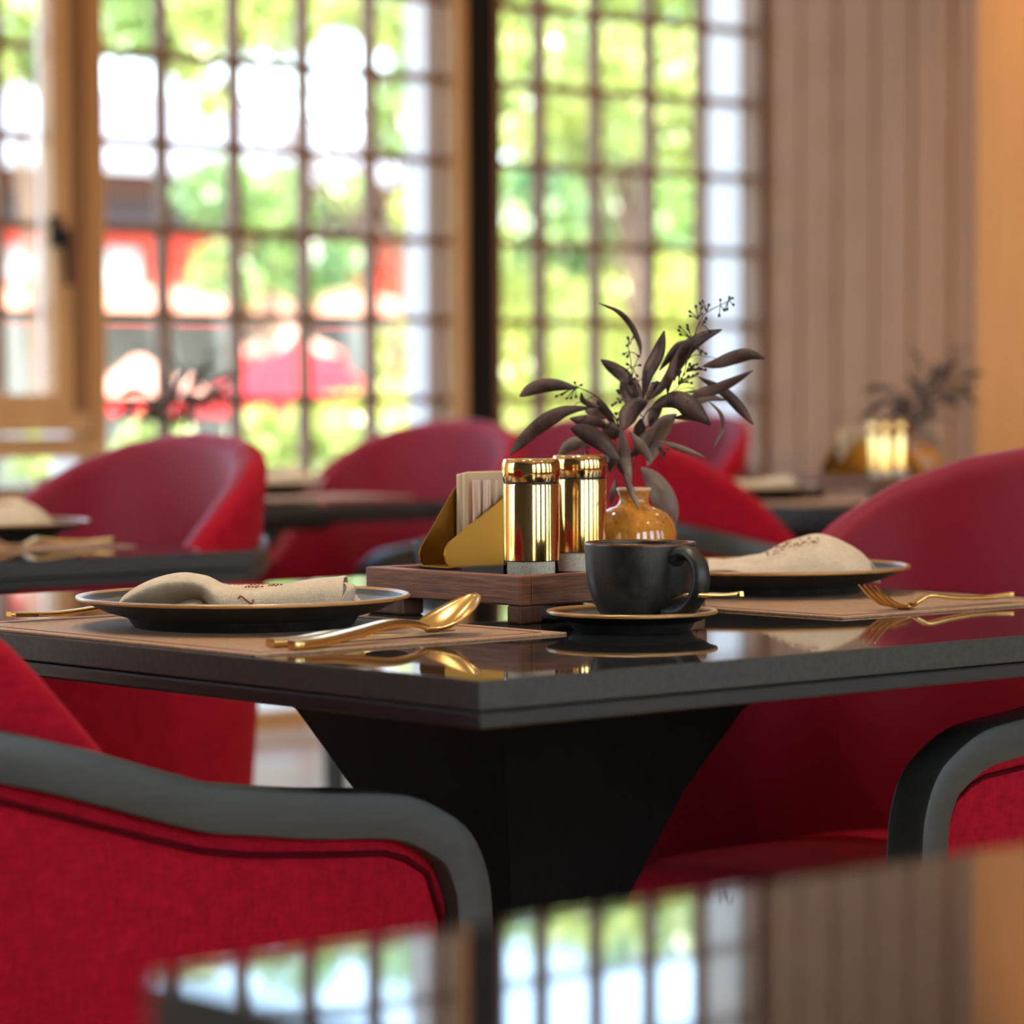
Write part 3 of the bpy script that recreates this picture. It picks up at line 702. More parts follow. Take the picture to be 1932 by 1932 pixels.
mb = MB(); rr = [lerp([0, 4, 12, 26, 35], [1.25, 1.0, .92, 1.0, 1.3], j) for j in range(36)]
mb.tube(hp, rr, sec=sec, nrm=(0, 1, 0)); o = obj('handle', mb.mesh('handle', True, 180), 'ceramic', cup, rz=ha)
ts = make_spoon('small dark gold-edged teaspoon resting on the saucer behind the cup handle', (.468, .195, .769), 0, .62, 'gold', 'teaspoon')
# teaspoon: handle end sticks out to the right over the rim
_a = at_d(1400, 1126, 2.62); _b = at_d(1165, 1156, 2.74)
ts.location = _a; dx = _b - _a
ts.rotation_euler = (0, math.atan2(-(dx.z), dx.xy.length) * 1.0, math.atan2(dx.y, dx.x))

# ------------------------------------------------------------------ walnut tray and what stands on it
X0, Y0, X1, Y1 = .378, .383, .612, .600
TRX, TRY = X0, Y0
tr_ = thing('serving_tray', 'walnut serving tray on four block feet in the middle of the main stone table', 'tray', (X0, Y0, .75))
lx, ly = X1 - X0, Y1 - Y0
def edge_bar(name, x0, x1, y0, y1):
    o = boxo(name, x0, x1, y0, y1, .0165, .0430, 'walnut', tr_, .0015); return o
edge_bar('rim_bar', 0, .014, 0, ly); edge_bar('rim_bar', lx - .014, lx, 0, ly)
edge_bar('rim_bar', .0143, lx - .0143, 0, .014); edge_bar('rim_bar', .0143, lx - .0143, ly - .014, ly)
boxo('tray_floor', .0135, lx - .0135, .0135, ly - .0135, .0185, .0285, 'walnut', tr_)
for (a, b) in ((.001, .001), (lx - .028, .001), (.001, ly - .052), (lx - .028, ly - .052)):
    boxo('foot', a, a + .027, b, b + .051 if b > .1 else b + .018, 0, .0167, 'walnut_v', tr_, .0025)
slate = tag(boxo('slate_tile', .462, .600, .560, .598, 0, 0, 'slate'), 'x', 'tile'); bpy.data.objects.remove(slate)
TF = .75 + .0285
slate = obj('slate_tile', MB().box(-.078, .078, -.030, .030, 0, .0135).mesh('slate', False), 'slate', None, (.520, .628 - .062, TF), label='dark slate block on the tray under the brass napkin holder', category='tile'); bev(slate, .001)
HZ0 = TF + .0135
# brass napkin holder: folded sheet - two slanted walls on a base
nh = thing('napkin_holder', 'folded brass napkin holder with slanting sides at the left end of the main tray', 'napkin holder', (.4245, .5415, HZ0))
def wall_poly(y, th, pts):
    mb = MB(); n = len(pts); V = [(x, y, z) for x, z in pts] + [(x, y + th, z) for x, z in pts]
    F = [tuple(range(n)), tuple(reversed(range(n, 2 * n)))] + [(k + n, (k + 1) % n + n, (k + 1) % n, k) for k in range(n)]
    return mb.add(V, F)
prof = [(.012, 0), (.006, .0015), (.0022, .006), (.0008, .012), (.0020, .018), (.006, .0235), (.012, .0270), (.080, .0670), (.092, .072), (.106, .072), (.116, .066), (.116, .003), (.112, 0)]
f = MB(); f.V = []
obj('front_wall', wall_poly(0, .0012, prof).mesh('wall', False), 'brass', nh)
profb = [(.012, 0), (.006, .0015), (.0022, .006), (.0012, .012), (.003, .018), (.046, .074), (.110, .080), (.116, .075), (.116, .003), (.112, 0)]
obj('back_wall', wall_poly(.037, .0012, profb).mesh('wall', False), 'brass', nh)
boxo('base', .004, .114, 0, .038, 0, .0012, 'brass', nh)
hx, hy = .4465, .5415
def paper(name, label, x0, x1, y0, y1, h, m, zig=0):
    mb = MB(); mb.box(x0, x1, y0, y1, .0014, h); o = obj(name, mb.mesh(name, False), m, None, (hx, hy, HZ0), label=label, category='paper napkin'); bev(o, .0015); return o
for k in range(4):
    paper('paper_napkin', ['frontmost cream paper napkin in the brass holder', 'second cream paper napkin behind the toothpicks in the brass holder', 'third folded cream paper napkin in the brass holder', 'rearmost cream paper napkin in the brass holder'][k], .021 + .0006 * k, .108, .0155 + .0050 * k, .0200 + .0050 * k, .0885 - .0008 * k, 'paper' if k % 2 else 'paper_dark')
tpm = MB().tube([(0, 0, 0), (0, 0, .040), (0, 0, .078)], [.0013, .0014, .0008], 7).mesh('stick'); wpm = MB().tube([(0, 0, -.0005), (0, 0, .03), (.0003, 0, .06), (0, 0, .079)], [.0018, .0020, .0021, .0018], 6, sec=[(1, .35), (-1, .35), (-1, -.35), (1, -.35)]).mesh('wrap')
for k in range(7):
    t = thing('wrapped_toothpick', 'wooden toothpick in clear film standing in the brass holder', 'toothpick', (hx + .0225 + .0036 * k, hy + .0060 + .0030 * (k % 3), HZ0 + .0016), random.uniform(-.3, .3), 'wrapped toothpicks in the brass holder')
    t.rotation_euler = (random.uniform(-.02, .05), .012 * k - .02, random.uniform(-.3, .3))
    obj('stick', tpm, 'straw', t); obj('wrapper', wpm, 'wrap', t)
# small dip bowl behind the holder
bw = tag(obj('dip_bowl', MB().lathe([(.0001, .002), (.018, .002), (.020, 0), (.022, .002), (.031, .018), (.0345, .036), (.0345, .0385), (.033, .0385), (.029, .018), (.018, .006), (.0001, .005)], 48).mesh('bowl', True, 60), 'plate_in', None, (.645, .79, .75)), 'small grey ceramic dip bowl half hidden behind the brass napkin holder', 'bowl')
bw.location = tuple(at_z(836, 1085, .75)); bw.location.z = .75
# gold shakers
def make_shaker(label, loc):
    t = thing('gold_shaker', label, 'shaker', loc)
    R = .0255
    obj('glass_base', MB().lathe([(.0001, 0), (R * .92, 0), (R * .98, .002), (R, .006), (R * .98, .0252), (R * .975, .0252), (R * .97, .0075), (.0001, .0065)], 64).mesh('g', True, 50), 'clear', t)
    obj('contents', MB().lathe([(.0001, .0068), (R * .96, .0076), (R * .96, .0245), (.0001, .0252)], 40).mesh('c', True, 50), 'salt', t)
    obj('sleeve', MB().lathe([(R * .93, .0255), (R, .0255), (R * 1.0, .0930), (R * .985, .0943), (R * .9, .0943)], 72).mesh('s', True, 40), 'shaker', t)
    obj('gasket', MB().lathe([(R * .9, .0943), (R * .965, .0943), (R * .965, .0962), (R * .9, .0962)], 64).mesh('k', True, 40), 'black_rubber', t)
    obj('cap', MB().lathe([(R * .9, .0962), (R * .99, .0962), (R * 1.0, .0975), (R * 1.035, .1020), (R * 1.045, .1080), (R * 1.02, .1130), (R * .985, .1155), (R * .95, .1165), (R * .5, .1168), (.0001, .1168)], 72).mesh('cap', True, 50), 'shaker', t)
    return t
sh1 = make_shaker('front gold shaker with glass base on the main tray, next to the brass napkin holder', (.431, .427, TF)); sh1['group'] = 'gold shakers'
sh2 = dup(sh1, (.566, .509, TF), .5, 'rear gold shaker on the main tray, between the front shaker and the ochre vase', 'gold shakers')
# vase
vs = thing('bud_vase', 'ochre speckled round bud vase holding the dried branch, behind the coffee cup', 'vase', (.640, .512, .7785))
r_ = .0405
vp = [(.0001, .0), (.024, .0), (.0265, .002), (.036, .012), (.0402, .026), (.0418, .042), (.0408, .058), (.0375, .070), (.0318, .080), (.0240, .0862), (.0180, .0885), (.0152, .0915), (.0142, .097), (.0150, .104), (.0166, .1095)]
vp = [(a, b * .745) for a, b in vp]
obj('body', MB().lathe(vp, 72).mesh('body', True, 60), 'vase', vs)
obj('lip', MB().lathe([(.0166, .1095 * .745), (.0168, .0835), (.0160, .0842), (.0150, .0835), (.0128, .073), (.012, .067), (.0001, .060)], 72).mesh('lip', True, 80), 'vase_lip', vs)

# ------------------------------------------------------------------ dried branch
BR = thing('dried_branch', 'dried dark brown eucalyptus branch in the ochre vase on the main table', 'branch', (.636, .515, .8585))
ZD = 3.05
_bl = Vector(BR.location)
def C(x, y, dd=0.): return at_d(920 + x / 3.45, 540 + y / 3.45, (ZD + dd) / 1.0) - _bl
def leaf(pts, w_, dd=0, pale=False, seed=0):
    rn = random.Random(seed * 7 + 1); n = 16
    P3 = spline([C(x, y, dd + .03 * sin(i * 1.3 + seed) * (i / len(pts))) for i, (x, y) in enumerate(pts)], n)
    wm = w_ / 3.45 / FPX * ZD * .5
    view = ray(1190, 760).normalized(); rows = []
    tw = rn.uniform(-.5, .5)
    for j, p in enumerate(P3):
        u = j / (n - 1); d = (P3[min(j + 1, n - 1)] - P3[max(j - 1, 0)]).normalized()
        side = d.cross(view).normalized(); dep = side.cross(d).normalized()
        ww = wm * (sin(pi * (u * .96 + .015) ** .92) ** .95) * 1.08
        ax = (side * cos(tw * (u - .5)) + dep * sin(tw * (u - .5)))
        nr_ = ax.cross(d).normalized()
        rows.append([p - ax * ww + nr_ * ww * .55, p - ax * ww * .5 + nr_ * ww * .26, p, p + ax * ww * .5 + nr_ * ww * .26, p + ax * ww + nr_ * ww * .55])
    o = obj('leaf', MB().grid(rows).mesh('leaf', True, 180), 'leaf_pale' if pale else 'leaf', BR); solid(o, .0005)
    return o
LV = [([(995, 450), (985, 370), (930, 250), (850, 165), (725, 110)], 34, -.01), ([(740, 478), (830, 540), (900, 600), (945, 710)], 84, .0), ([(1150, 290), (1110, 430), (1050, 560), (1010, 735)], 86, -.02),
      ([(1525, 285), (1420, 320), (1310, 390), (1240, 500), (1150, 640), (1050, 745)], 88, .01), ([(1310, 352), (1250, 390), (1180, 470), (1120, 550)], 62, .03),
      ([(1805, 472), (1700, 445), (1600, 465), (1500, 500), (1400, 522)], 84, .0), ([(1725, 548), (1600, 620), (1480, 670), (1380, 695), (1290, 752)], 64, -.02),
      ([(1730, 900), (1640, 790), (1530, 680), (1370, 590)], 66, .02), ([(1470, 1048), (1530, 930), (1520, 830), (1440, 750)], 26, .0, 1), ([(1550, 745), (1450, 725), (1350, 745), (1290, 755)], 54, .03, 1),
      ([(1450, 905), (1370, 830), (1260, 752), (1170, 745), (1070, 790)], 125, -.04), ([(1210, 855), (1300, 848), (1380, 862), (1440, 895)], 44, -.01), ([(1412, 1112), (1300, 1072), (1200, 1035), (1108, 1008)], 38, -.03, 1),
      ([(208, 715), (300, 662), (430, 642), (590, 662)], 84, .02), ([(145, 1100), (230, 1000), (360, 890), (500, 815), (665, 790)], 92, -.01), ([(460, 1112), (520, 1050), (600, 1015), (700, 1000)], 82, .03, 1),
      ([(535, 858), (620, 872), (720, 892), (800, 935)], 76, .0), ([(628, 800), (700, 822), (765, 862)], 84, .03, 1), ([(715, 740), (760, 805), (845, 925)], 56, .01), ([(540, 922), (640, 955), (760, 1030), (862, 1140)], 110, -.03),
      ([(1042, 748), (960, 785), (910, 850), (885, 935)], 112, -.05), ([(868, 615), (905, 690), (935, 810)], 80, -.01), ([(1238, 440), (1205, 520), (1182, 620), (1170, 705)], 52, -.02),
      ([(1232, 830), (1170, 880), (1110, 965), (1080, 1060), (1040, 1170)], 110, .02, 1), ([(925, 945), (985, 1025), (1035, 1090), (1068, 1152)], 62, -.06, 1), ([(870, 920), (885, 1040), (900, 1150), (935, 1270)], 72, -.04, 1),
      ([(890, 1225), (930, 1320), (985, 1448)], 40, -.08, 1), ([(1000, 1180), (1080, 1260), (1140, 1370), (1190, 1500), (1200, 1590)], 150, .05, 1), ([(725, 975), (800, 945), (880, 950)], 110, .01),
      ([(925, 1110), (1000, 1040), (1060, 970), (1112, 922)], 96, -.02), ([(800, 1420), (822, 1330), (838, 1250)], 44, .05), ([(610, 690), (622, 745), (680, 778), (735, 786)], 34, .0),
      ([(1055, 910), (1090, 820), (1135, 755)], 70, .03), ([(1270, 690), (1400, 684), (1540, 696)], 16, .03, 1), ([(935, 590), (965, 650), (1000, 725)], 48, .02), ([(765, 1090), (800, 1140), (795, 1215)], 70, .03),
      ([(885, 1090), (870, 1160), (900, 1250)], 60, .0), ([(1000, 860), (985, 950), (960, 1060)], 70, .0), ([(930, 600), (945, 680), (990, 780)], 50, -.02), ([(1130, 620), (1080, 680), (1030, 740)], 60, .03)]
for i, L_ in enumerate(LV): leaf(L_[0], L_[1], L_[2], len(L_) > 3, i)
TW = [([(930, 1345), (930, 1260), (965, 1100), (990, 960), (1020, 840), (1080, 780), (1180, 700), (1250, 640), (1300, 480), (1340, 340), (1375, 240), (1430, 170), (1510, 125), (1565, 98), (1585, 85)], 6.5, 0),
      ([(925, 1345), (900, 1210), (880, 1010), (850, 890), (760, 765), (690, 705), (600, 662), (560, 655)], 7, 0), ([(850, 1345), (835, 1240), (830, 1100), (830, 1000)], 6, .02),
      ([(1020, 860), (960, 800), (950, 700), (940, 600), (960, 510), (990, 450)], 5, -.01), ([(940, 600), (930, 480), (915, 370), (945, 335)], 4, -.01), ([(1180, 700), (1300, 660), (1380, 690)], 4, .02),
      ([(1250, 640), (1340, 590), (1400, 600)], 4, .02), ([(1240, 560), (1330, 455), (1420, 458), (1500, 470)], 4, .0), ([(700, 710), (640, 740), (590, 760), (550, 790)], 4, .0), ([(880, 830), (850, 820), (830, 860)], 4, 0)]
for pts, w_, dd in TW:
    P3 = spline([C(x, y, dd) for x, y in pts], 6 * len(pts)); r0 = w_ / 3.45 / FPX * ZD * .8
    obj('twig', MB().tube(P3, [r0 * (1 - .45 * j / len(P3)) for j in range(len(P3))], 6).mesh('twig'), 'twig', BR)
SPR = [((1565, 98), [(1590, 80), (1572, 75), (1595, 118), (1560, 145), (1545, 150)]), ((1515, 130), [(1515, 95), (1508, 182), (1535, 150)]), ((1430, 165), [(1405, 105), (1440, 130), (1388, 118), (1425, 155)]),
       ((1365, 215), [(1355, 140), (1390, 150), (1320, 170), (1322, 195), (1392, 183)]), ((1395, 250), [(1420, 215), (1440, 290), (1410, 235)]), ((1325, 345), [(1255, 270), (1250, 292), (1262, 318), (1302, 262), (1305, 285)]),
       ((930, 430), [(892, 440), (915, 450), (975, 452)]), ((935, 530), [(912, 512), (985, 515), (968, 578), (905, 545)]), ((925, 380), [(915, 345), (948, 335), (912, 385)]),
       ((570, 665), [(455, 712), (520, 725), (545, 722), (575, 712), (490, 700)]), ((580, 660), [(570, 632), (605, 645)]), ((880, 745), [(820, 772), (838, 760), (852, 735), (866, 755)]), ((895, 665), [(852, 678), (860, 690)]), ((860, 840), [(842, 832), (850, 860), (880, 822)]),
       ((1350, 400), [(1390, 420), (1415, 435), (1382, 432)]), ((1290, 560), [(1310, 515), (1335, 520), (1355, 512), (1365, 535), (1345, 545), (1385, 540), (1412, 545), (1325, 540), (1318, 528)]), ((1240, 640), [(1255, 565), (1275, 580), (1300, 590), (1330, 585), (1355, 575), (1260, 605), (1290, 625), (1320, 630), (1245, 590)]),
       ((1215, 620), [(1228, 560), (1240, 575), (1205, 590)]), ((640, 1040), [(545, 1100), (575, 1110), (620, 1085), (645, 1070), (655, 1050)]), ((1030, 920), [(1005, 915), (1050, 905), (1020, 930)]), ((1110, 1050), [(1150, 1080), (1145, 1095), (1165, 1060), (1130, 1110)]),
       ((1060, 640), [(1100, 625), (1110, 632)]), ((980, 620), [(1005, 605), (960, 605)])]
rs = random.Random(2)
for base, tips in SPR:
    mb = MB()
    for tx, ty in tips:
        a = C(*base); b = C(tx, ty, rs.uniform(-.012, .012)); mid = (a + b) / 2 + Vector((0, 0, .001))
        mb.tube([a, mid, b], .0005, 5)
        d = (b - a).normalized(); mb.tube([b - d * .0008, b + d * .0006, b + d * .0020, b + d * .0030], [.0006, .0014, .0015, .0005], 6)
    obj('seed_sprig', mb.mesh('sprig'), 'twig', BR)

# ------------------------------------------------------------------ settings on the other tables
def at(o, t): return (o.location.x + t[0], o.location.y + t[1], o.location.z + t[2])
d2 = (.0, 1.60, 0)
dup(pm1, (.62, 1.80, .75), 0, 'blurred tan placemat on the left black table at the left edge', 'tan placemats')
dup(pl1, (.89, 2.085, PZ), 0, 'blurred black plate on the left black table, cut by the left edge', 'black plates')
dup(nk2, (.875, 2.09, PZ), NR + .2, 'blurred domed napkin on the plate of the left black table')
dup(fk2, (.945, 1.85, PZ), pi - .03, 'blurred gold fork on the left black table beside its plate', 'gold forks')
d3 = (1.50, 2.88, 0)
dup(pm1, (1.50 + .66, 2.88 + .20, .75), 0, 'far tan placemat on the middle-distance table', 'tan placemats')
dup(pl1, (1.50 + .85, 2.88 + .54, PZ), 0, 'far black plate on the middle-distance table, right of the left-hand crimson chair', 'black plates')
dup(nk2, (1.50 + .87, 2.88 + .53, PZ), NR, 'far pale napkin on the middle-distance table, right of the left-hand crimson chair')
dup(tr_, (1.50 + TRX, 2.88 + TRY, .75), 0, 'walnut tray on the middle-distance table, behind the left-hand crimson chair')
dup(vs, at(vs, d3), .4, 'far bud vase on the middle-distance table under the dark branch at left')
dup(BR, at(BR, (1.50, 2.88, 0)), 0, 'far dark dried branch before the left lattice window, above the left-hand crimson chair')
d4 = (2.62, 1.93, 0)
dup(pm1, (2.62 + .005, 1.93 + .272, .75), 0, 'far tan placemat on the right-hand blurred table', 'tan placemats')
dup(pl1, (2.62 + .187, 1.93 + .56, PZ), 0, 'far black plate on the right-hand blurred table, left of the far dip bowl', 'black plates')
dup(nk1, (2.62 + .187, 1.93 + .56, PZ), NR + .1, 'far pale folded napkin on the right-hand blurred table')
dup(tr_, at(tr_, d4), 0, 'walnut tray on the right-hand blurred table')
dup(slate, at(slate, d4), 0, 'slate block under the far brass holder on the right-hand table')
dup(nh, at(nh, d4), 0, 'far brass napkin holder on the right-hand blurred table')
dup(sh1, at(sh1, d4), 0, 'front gold shaker on the far right-hand tray', 'gold shakers')
dup(sh2, at(sh2, d4), 0, 'rear gold shaker on the far right-hand tray, next to the far ochre vase', 'gold shakers')
dup(vs, at(vs, d4), .9, 'far ochre bud vase on the right-hand tray')
dup(BR, at(BR, d4), 0, 'far dried branch before the brown boarded wall')
for k, o in enumerate([x for x in list(COL.objects) if x.name.startswith('paper_napkin')]):
    dup(o, at(o, d4), 0, ['frontmost', 'second from the front', 'third from the front', 'rearmost'][k] + ' cream paper napkin in the far brass holder on the right-hand table')
c = bw.copy(); COL.objects.link(c); c.location = (2.62 + .455, 1.93 + .66, .75); c['label'] = 'far small grey dip bowl beside the far brass holder'
for k, (x, y) in enumerate([(1.62 + .62, 4.22 + .28), (1.62 + .30, 4.22 + .30)]):
    dup(pl1, (x, y, .75), 0, ['far plate with napkin at the right on the farthest left table', 'far plate with napkin at the left on the farthest left table'][k], 'black plates')
    dup(nk2 if k == 0 else nk1, (x, y, .75), NR, ['pale domed napkin on the farthest left table', 'pale folded napkin on the farthest left table'][k])

# ------------------------------------------------------------------ the garden outside
boxo('ground', -60, 80, W + .15, 90, -.25, -.15, 'paving', kind='structure')
boxo('ground_terrace', -8, 30, W + .15, W + 6, -.2, -.12, 'paving', kind='structure').name = 'terrace'
boxo('street', -60, 80, -60, -4.5, -.25, -.15, 'paving', kind='structure')
boxo('street_side', -60, -3.4, -4.5, W + .15, -.25, -.15, 'paving', kind='structure').name = 'side_terrace'
def px_box(name, parent, m, x0, y0, x1, y1, v, depth):
    a = at_y(x0, (y0 + y1) / 2, v); b = at_y(x1, (y0 + y1) / 2, v); zt = at_y((x0 + x1) / 2, y0, v).z; zb = at_y((x0 + x1) / 2, y1, v).z
    return boxo(name, a.x, b.x, v, v + depth, zb, zt, m, parent)
V1 = 20.0
bl = thing('pavilion', 'long vermilion and white garden pavilion with a white roof seen through the left window', 'building')
def shift(o): return o
g0 = at_y(-700, 740, V1).x; g1 = at_y(925, 740, V1).x
boxo('lower_wall', g0, g1, V1, V1 + 3, -.15, at_y(500, 600, V1).z, 'grey_wall', bl)
boxo('upper_wall', g0, g1, V1, V1 + 3, at_y(500, 600, V1).z, at_y(500, 445, V1).z, 'vermilion', bl)
boxo('beam', g0, g1, V1 - .12, V1 + 3, at_y(500, 445, V1).z, at_y(500, 385, V1).z, 'dark_beam', bl)
boxo('fascia', g0, g1, V1 - .2, V1 + 3, at_y(500, 385, V1).z, at_y(500, 335, V1).z, 'brown_tile', bl)
zt = at_y(500, 335, V1).z
obj('roof', MB().add([(g0, V1 - .6, zt), (g1, V1 - .6, zt), (g1, V1 + 4, zt + 1.1), (g0, V1 + 4, zt + 1.1), (g0, V1 - .6, zt - .06), (g1, V1 - .6, zt - .06), (g1, V1 + 4, zt + 1.04), (g0, V1 + 4, zt + 1.04)], [(0, 1, 2, 3), (7, 6, 5, 4), (0, 4, 5, 1), (1, 5, 6, 2), (2, 6, 7, 3), (3, 7, 4, 0)]).mesh('roof', False), 'white_roof', bl)
boxo('upper_screen', g0, g1 - 2, V1 + 4.2, V1 + 4.6, zt, zt + 1.75, 'white_roof', bl)
for (x0, y0, x1, y1) in ((200, 470, 262, 540), (20, 465, 76, 530), (-150, 470, -60, 540), (590, 500, 660, 560)):
    wnd = px_box('window', bl, 'grey_window', x0, y0, x1, y1, V1 - .05, .05)
for (x0, x1) in ((-60, 145), (190, 330), (330, 462), (470, 585), (600, 715), (720, 830)):
    aw = thing('awning', {-60: 'sunlit pale awning with red edge, leftmost, seen beyond the casement', 190: 'sunlit awning with red edge at left of the left lattice window', 330: 'second sunlit awning from the left in the left lattice window', 470: 'sunlit awning in the middle of the left lattice window', 600: 'second sunlit awning from the black post', 720: 'sunlit awning nearest the black post'}[x0], 'awning', group='sunlit awnings on the pavilion')
    a = at_y(x0, 590, V1 - 1.2); b = at_y(x1, 590, V1 - 1.2); z0 = at_y(400, 592, V1 - 1.2).z; z1 = at_y(400, 545, V1 - .1).z
    aw.location = (a.x, V1 - 1.2, z0); L_ = b.x - a.x - .12; h_ = z1 - z0
    obj('canopy', MB().add([(0, 0, .10), (L_, 0, .10), (L_, 1.15, h_), (0, 1.15, h_), (0, 0, .08), (L_, 0, .08), (L_, 1.15, h_ - .02), (0, 1.15, h_ - .02)], [(0, 1, 2, 3), (7, 6, 5, 4), (0, 4, 5, 1), (1, 5, 6, 2), (2, 6, 7, 3), (3, 7, 4, 0)]).mesh('c', False), 'pale_canvas', aw)
    boxo('valance', 0, L_, -.02, 0, 0, .11, 'pale_canvas', aw); boxo('red_border', -.02, L_ + .02, -.035, -.015, -.06, .01, 'red_canvas', aw)
def parasol(label, px, ptop, pbot, pw, v, two=False):
    c = at_y(px, ptop, v); e = at_y(px + pw / 2, pbot, v); R_ = abs(e.x - c.x) * 1.0; zt = c.z; zb = e.z
    t = thing('parasol', label, 'parasol', (c.x, v, -.15))
    rows = [[(r * R_ * cos(2 * pi * k / 8), r * R_ * sin(2 * pi * k / 8), z) for k in range(8)] for r, z in ((.02, zt + .15), (.5, zb + (zt - zb) * .45 + .15), (1, zb + .15))]
    obj('canopy', MB().grid(rows, 0, True).mesh('c', False), 'pale_canvas' if two else 'red_canvas', t)
    rows = [[(r * R_ * cos(2 * pi * k / 8), r * R_ * sin(2 * pi * k / 8), z) for k in range(8)] for r, z in ((1.0, zb + .15), (1.01, zb - .10 + .15))]
    obj('valance', MB().grid(rows, 0, True).mesh('v', False), 'red_canvas', t)
    obj('pole', MB().tube([(0, 0, 0), (0, 0, zt + .17)], .03, 8).mesh('p'), 'post', t)
parasol('pale sunlit parasol with red valance at lower left of the left lattice window', 262, 668, 745, 190, 13, True)
parasol('small pale parasol with red valance right of the larger one', 350, 702, 750, 90, 14, True)
parasol('red parasol low in the middle of the left lattice window', 560, 640, 748, 300, 12)
parasol('pale parasol behind the red one', 540, 612, 668, 170, 17, True)
parasol('red parasol seen at the bottom of the left lattice window', 640, 745, 790, 260, 12.6)
boxo('lower_garden_wall', at_y(150, 700, 24).x, at_y(1100, 700, 24).x, 24, 24.3, -.15, 1.6, 'grey_wall', kind='structure').name = 'garden_wall'

def tree(label, blobs, m, nleaf, size, trunk=None, seed=1, name='tree', cat='tree'):
    """blobs: (px, py, y, radius_m)"""
    rg = np.random.default_rng(seed)
    cs = [at_y(px, py, v) for px, py, v, r in blobs]; rad = np.array([b[3] for b in blobs])
    base = trunk if trunk else (float(np.mean([c.x for c in cs])), float(np.mean([c.y for c in cs])))
    t = thing(name, label, cat, (base[0], base[1], -.15))
    pr_ = rad ** 2 / (rad ** 2).sum(); idx = rg.choice(len(cs), nleaf, p=pr_)
    cen = np.array([[c.x, c.y, c.z] for c in cs])[idx]; d = rg.normal(size=(nleaf, 3)); d /= np.linalg.norm(d, axis=1)[:, None]
    pos = cen + d * (rad[idx] * rg.uniform(.25, 1, nleaf) ** .5)[:, None]
    a = rg.normal(size=(nleaf, 3)); a /= np.linalg.norm(a, axis=1)[:, None]; b = np.cross(a, rg.normal(size=(nleaf, 3))); b /= np.linalg.norm(b, axis=1)[:, None]
    s = size * rg.uniform(.6, 1.3, nleaf)[:, None]
    V = np.stack([pos - a * s, pos - b * s * .45, pos + a * s, pos + b * s * .45], 1).reshape(-1, 3) - np.array([base[0], base[1], -.15])
    me = bpy.data.meshes.new('foliage'); me.vertices.add(nleaf * 4); me.vertices.foreach_set('co', V.ravel())
    me.loops.add(nleaf * 4); me.loops.foreach_set('vertex_index', np.arange(nleaf * 4)); me.polygons.add(nleaf)
    me.polygons.foreach_set('loop_start', np.arange(0, nleaf * 4, 4)); me.update(calc_edges=True)
    obj('foliage', me, m, t, kind='stuff')
    top = max(c.z for c in cs); mb = MB().tube([(0, 0, -.1), (.05, .03, top * .4), (-.03, .02, top * .8)], [.06, .045, .02], 8)
    for c in cs[:8]: q = (c.x - base[0], c.y - base[1], c.z + .15); mb.tube([(0, .02, max(.2, q[2] * .55)), (q[0] * .6, q[1] * .6, q[2] * .85), q], [.016, .010, .005], 6)
    obj('trunk', mb.mesh('trunk'), 'bark', t)
# right-hand window: dense greenery
def grid_blobs(xs, ys, v0, v1, r, seed):
    rn = random.Random(seed); return [(x + rn.uniform(-30, 30), y + rn.uniform(-30, 30), rn.uniform(v0, v1), r * rn.uniform(.8, 1.15)) for x in xs for y in ys]
tree('bright green tree close behind the right-hand window', grid_blobs((1010, 1140, 1280, 1390), (-110, 10, 110, 220), 9.5, 10.5, .30, 1), 'tree_a', 4200, .065, seed=1)
tree('darker green tree deeper in the right-hand window', grid_blobs((1040, 1180, 1330, 1430), (330, 450, 560), 13, 14, .42, 2), 'tree_b', 4600, .085, seed=2)
tree('yellow-green shrub at the foot of the right-hand window', grid_blobs((1010, 1130, 1260, 1400), (600, 720, 830), 11, 12, .34, 3), 'tree_c', 4600, .065, seed=3, name='shrub', cat='shrub')
tree('broad green tree at the back of the right-hand window', grid_blobs((1140, 1300, 1480, 1650), (-110, 40, 200, 400), 18.6, 20, .85, 4), 'tree_b', 9000, .12, seed=4)
tree('clipped pale green hedge at the back of the right-hand window', grid_blobs((1060, 1200, 1340, 1480, 1620), (540, 680, 820), 16, 16.8, .62, 14), 'tree_c', 9000, .10, seed=14, name='hedge', cat='hedge')
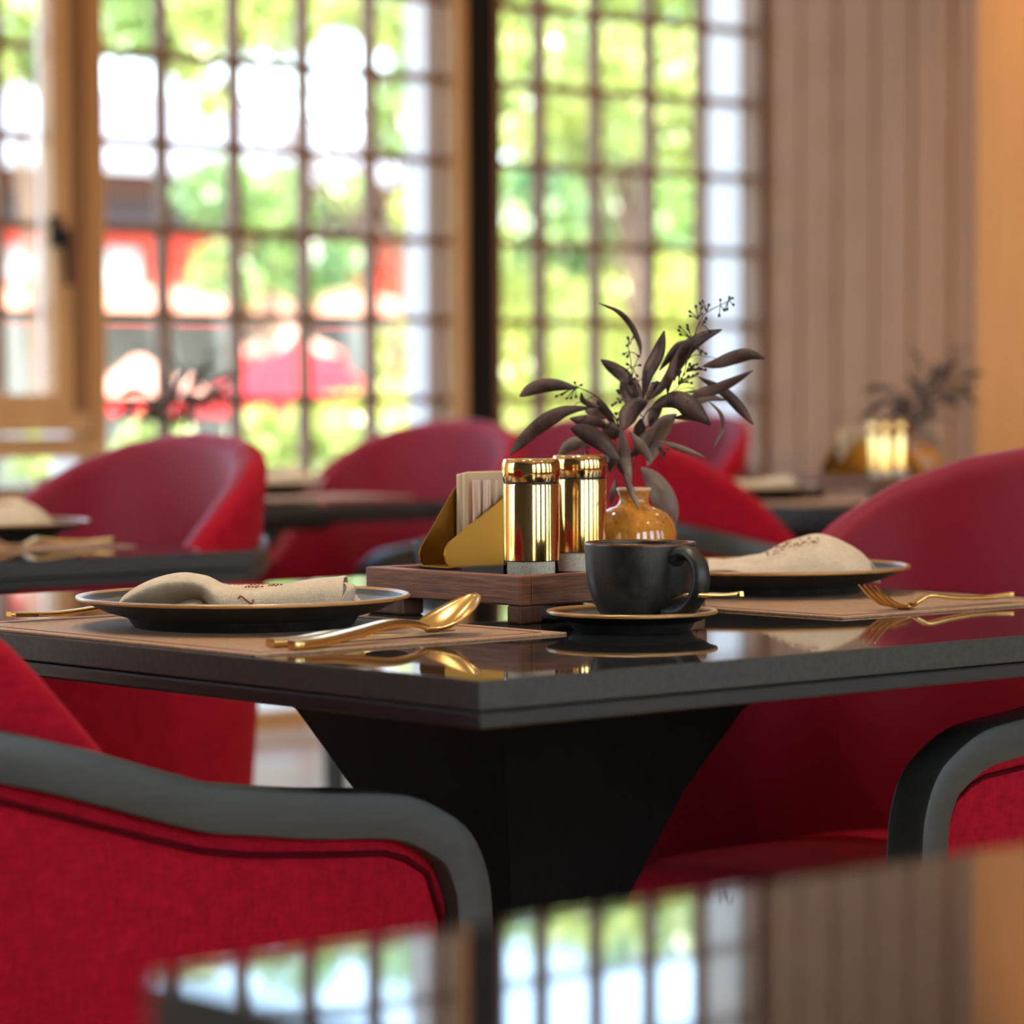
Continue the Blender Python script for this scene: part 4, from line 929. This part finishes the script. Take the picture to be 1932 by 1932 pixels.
# left-hand window
tree('leafy branches across the top of the left lattice window', [(225, 20, 11, .26), (300, 60, 11, .20), (380, 20, 11, .26), (350, 120, 11, .15), (400, 190, 11, .10), (460, 30, 11, .22), (540, 30, 11, .22), (630, -40, 11, .25), (730, 10, 11, .24), (800, 70, 11, .2)], 'tree_a', 2400, .055, seed=5, trunk=(at_y(860, 500, 11).x, 11))
tree('green tree above the pavilion roof', [(150, -80, 28, .9), (300, -40, 28.5, .9), (450, -60, 29, .9), (600, -80, 29, .9), (700, -20, 29, .65), (60, -20, 28, .65), (100, -230, 28, .8), (320, -210, 28, .8), (540, -230, 28, .8), (760, -220, 28, .8), (840, 60, 29, .75), (860, 240, 29, .65)], 'tree_b', 6500, .13, seed=6)
tree('green tree hanging beside the right jamb of the left lattice window', [(770, 160, 11.8, .16), (760, 240, 11.8, .18), (800, 290, 11.8, .13), (740, 200, 11.8, .12)], 'tree_b', 900, .055, seed=16)
tree('small green tree before the pavilion fascia', [(385, 365, 15, .20), (430, 350, 15, .2), (490, 390, 15, .22), (530, 360, 15, .18), (545, 410, 15, .2), (650, 370, 15, .16), (410, 510, 15, .20), (450, 540, 15, .16), (630, 500, 15, .22), (520, 500, 15, .22), (575, 530, 15, .18)], 'tree_b', 2400, .06, seed=7)
tree('yellow-green bush low beside the black post', [(760, 690, 10, .20), (800, 740, 10, .22), (740, 790, 9.8, .2), (690, 820, 9.6, .2), (640, 840, 9.5, .22), (800, 830, 9.5, .24), (790, 640, 10, .16), (775, 400, 10, .10)], 'tree_c', 2600, .05, seed=8, name='shrub', cat='shrub')
tree('low green bush at the foot of the left lattice window', [(560, 860, 8.4, .2), (480, 820, 8.4, .12), (600, 830, 8.4, .16), (700, 880, 8.4, .2), (300, 880, 8.4, .2), (120, 890, 8.4, .2)], 'tree_a', 1800, .045, seed=9, name='shrub', cat='shrub')
tree('tree beyond the casement window', [(40, 40, 13, .24), (10, 120, 13, .12), (75, 130, 13, .12), (90, 0, 13, .24)], 'tree_a', 700, .06, seed=10)
tree('long clipped hedge beyond the window wall at left of the casement', grid_blobs(tuple(range(-3400, -100, 240)), (560, 680, 800), 14.6, 15.4, .62, 21), 'tree_b', 9000, .10, seed=21, name='hedge', cat='hedge')
tree('spreading tree left of the casement window', grid_blobs((-1500, -1250, -1000, -700), (60, 260, 420), 11.5, 12.5, .6, 22), 'tree_a', 5000, .09, seed=22)
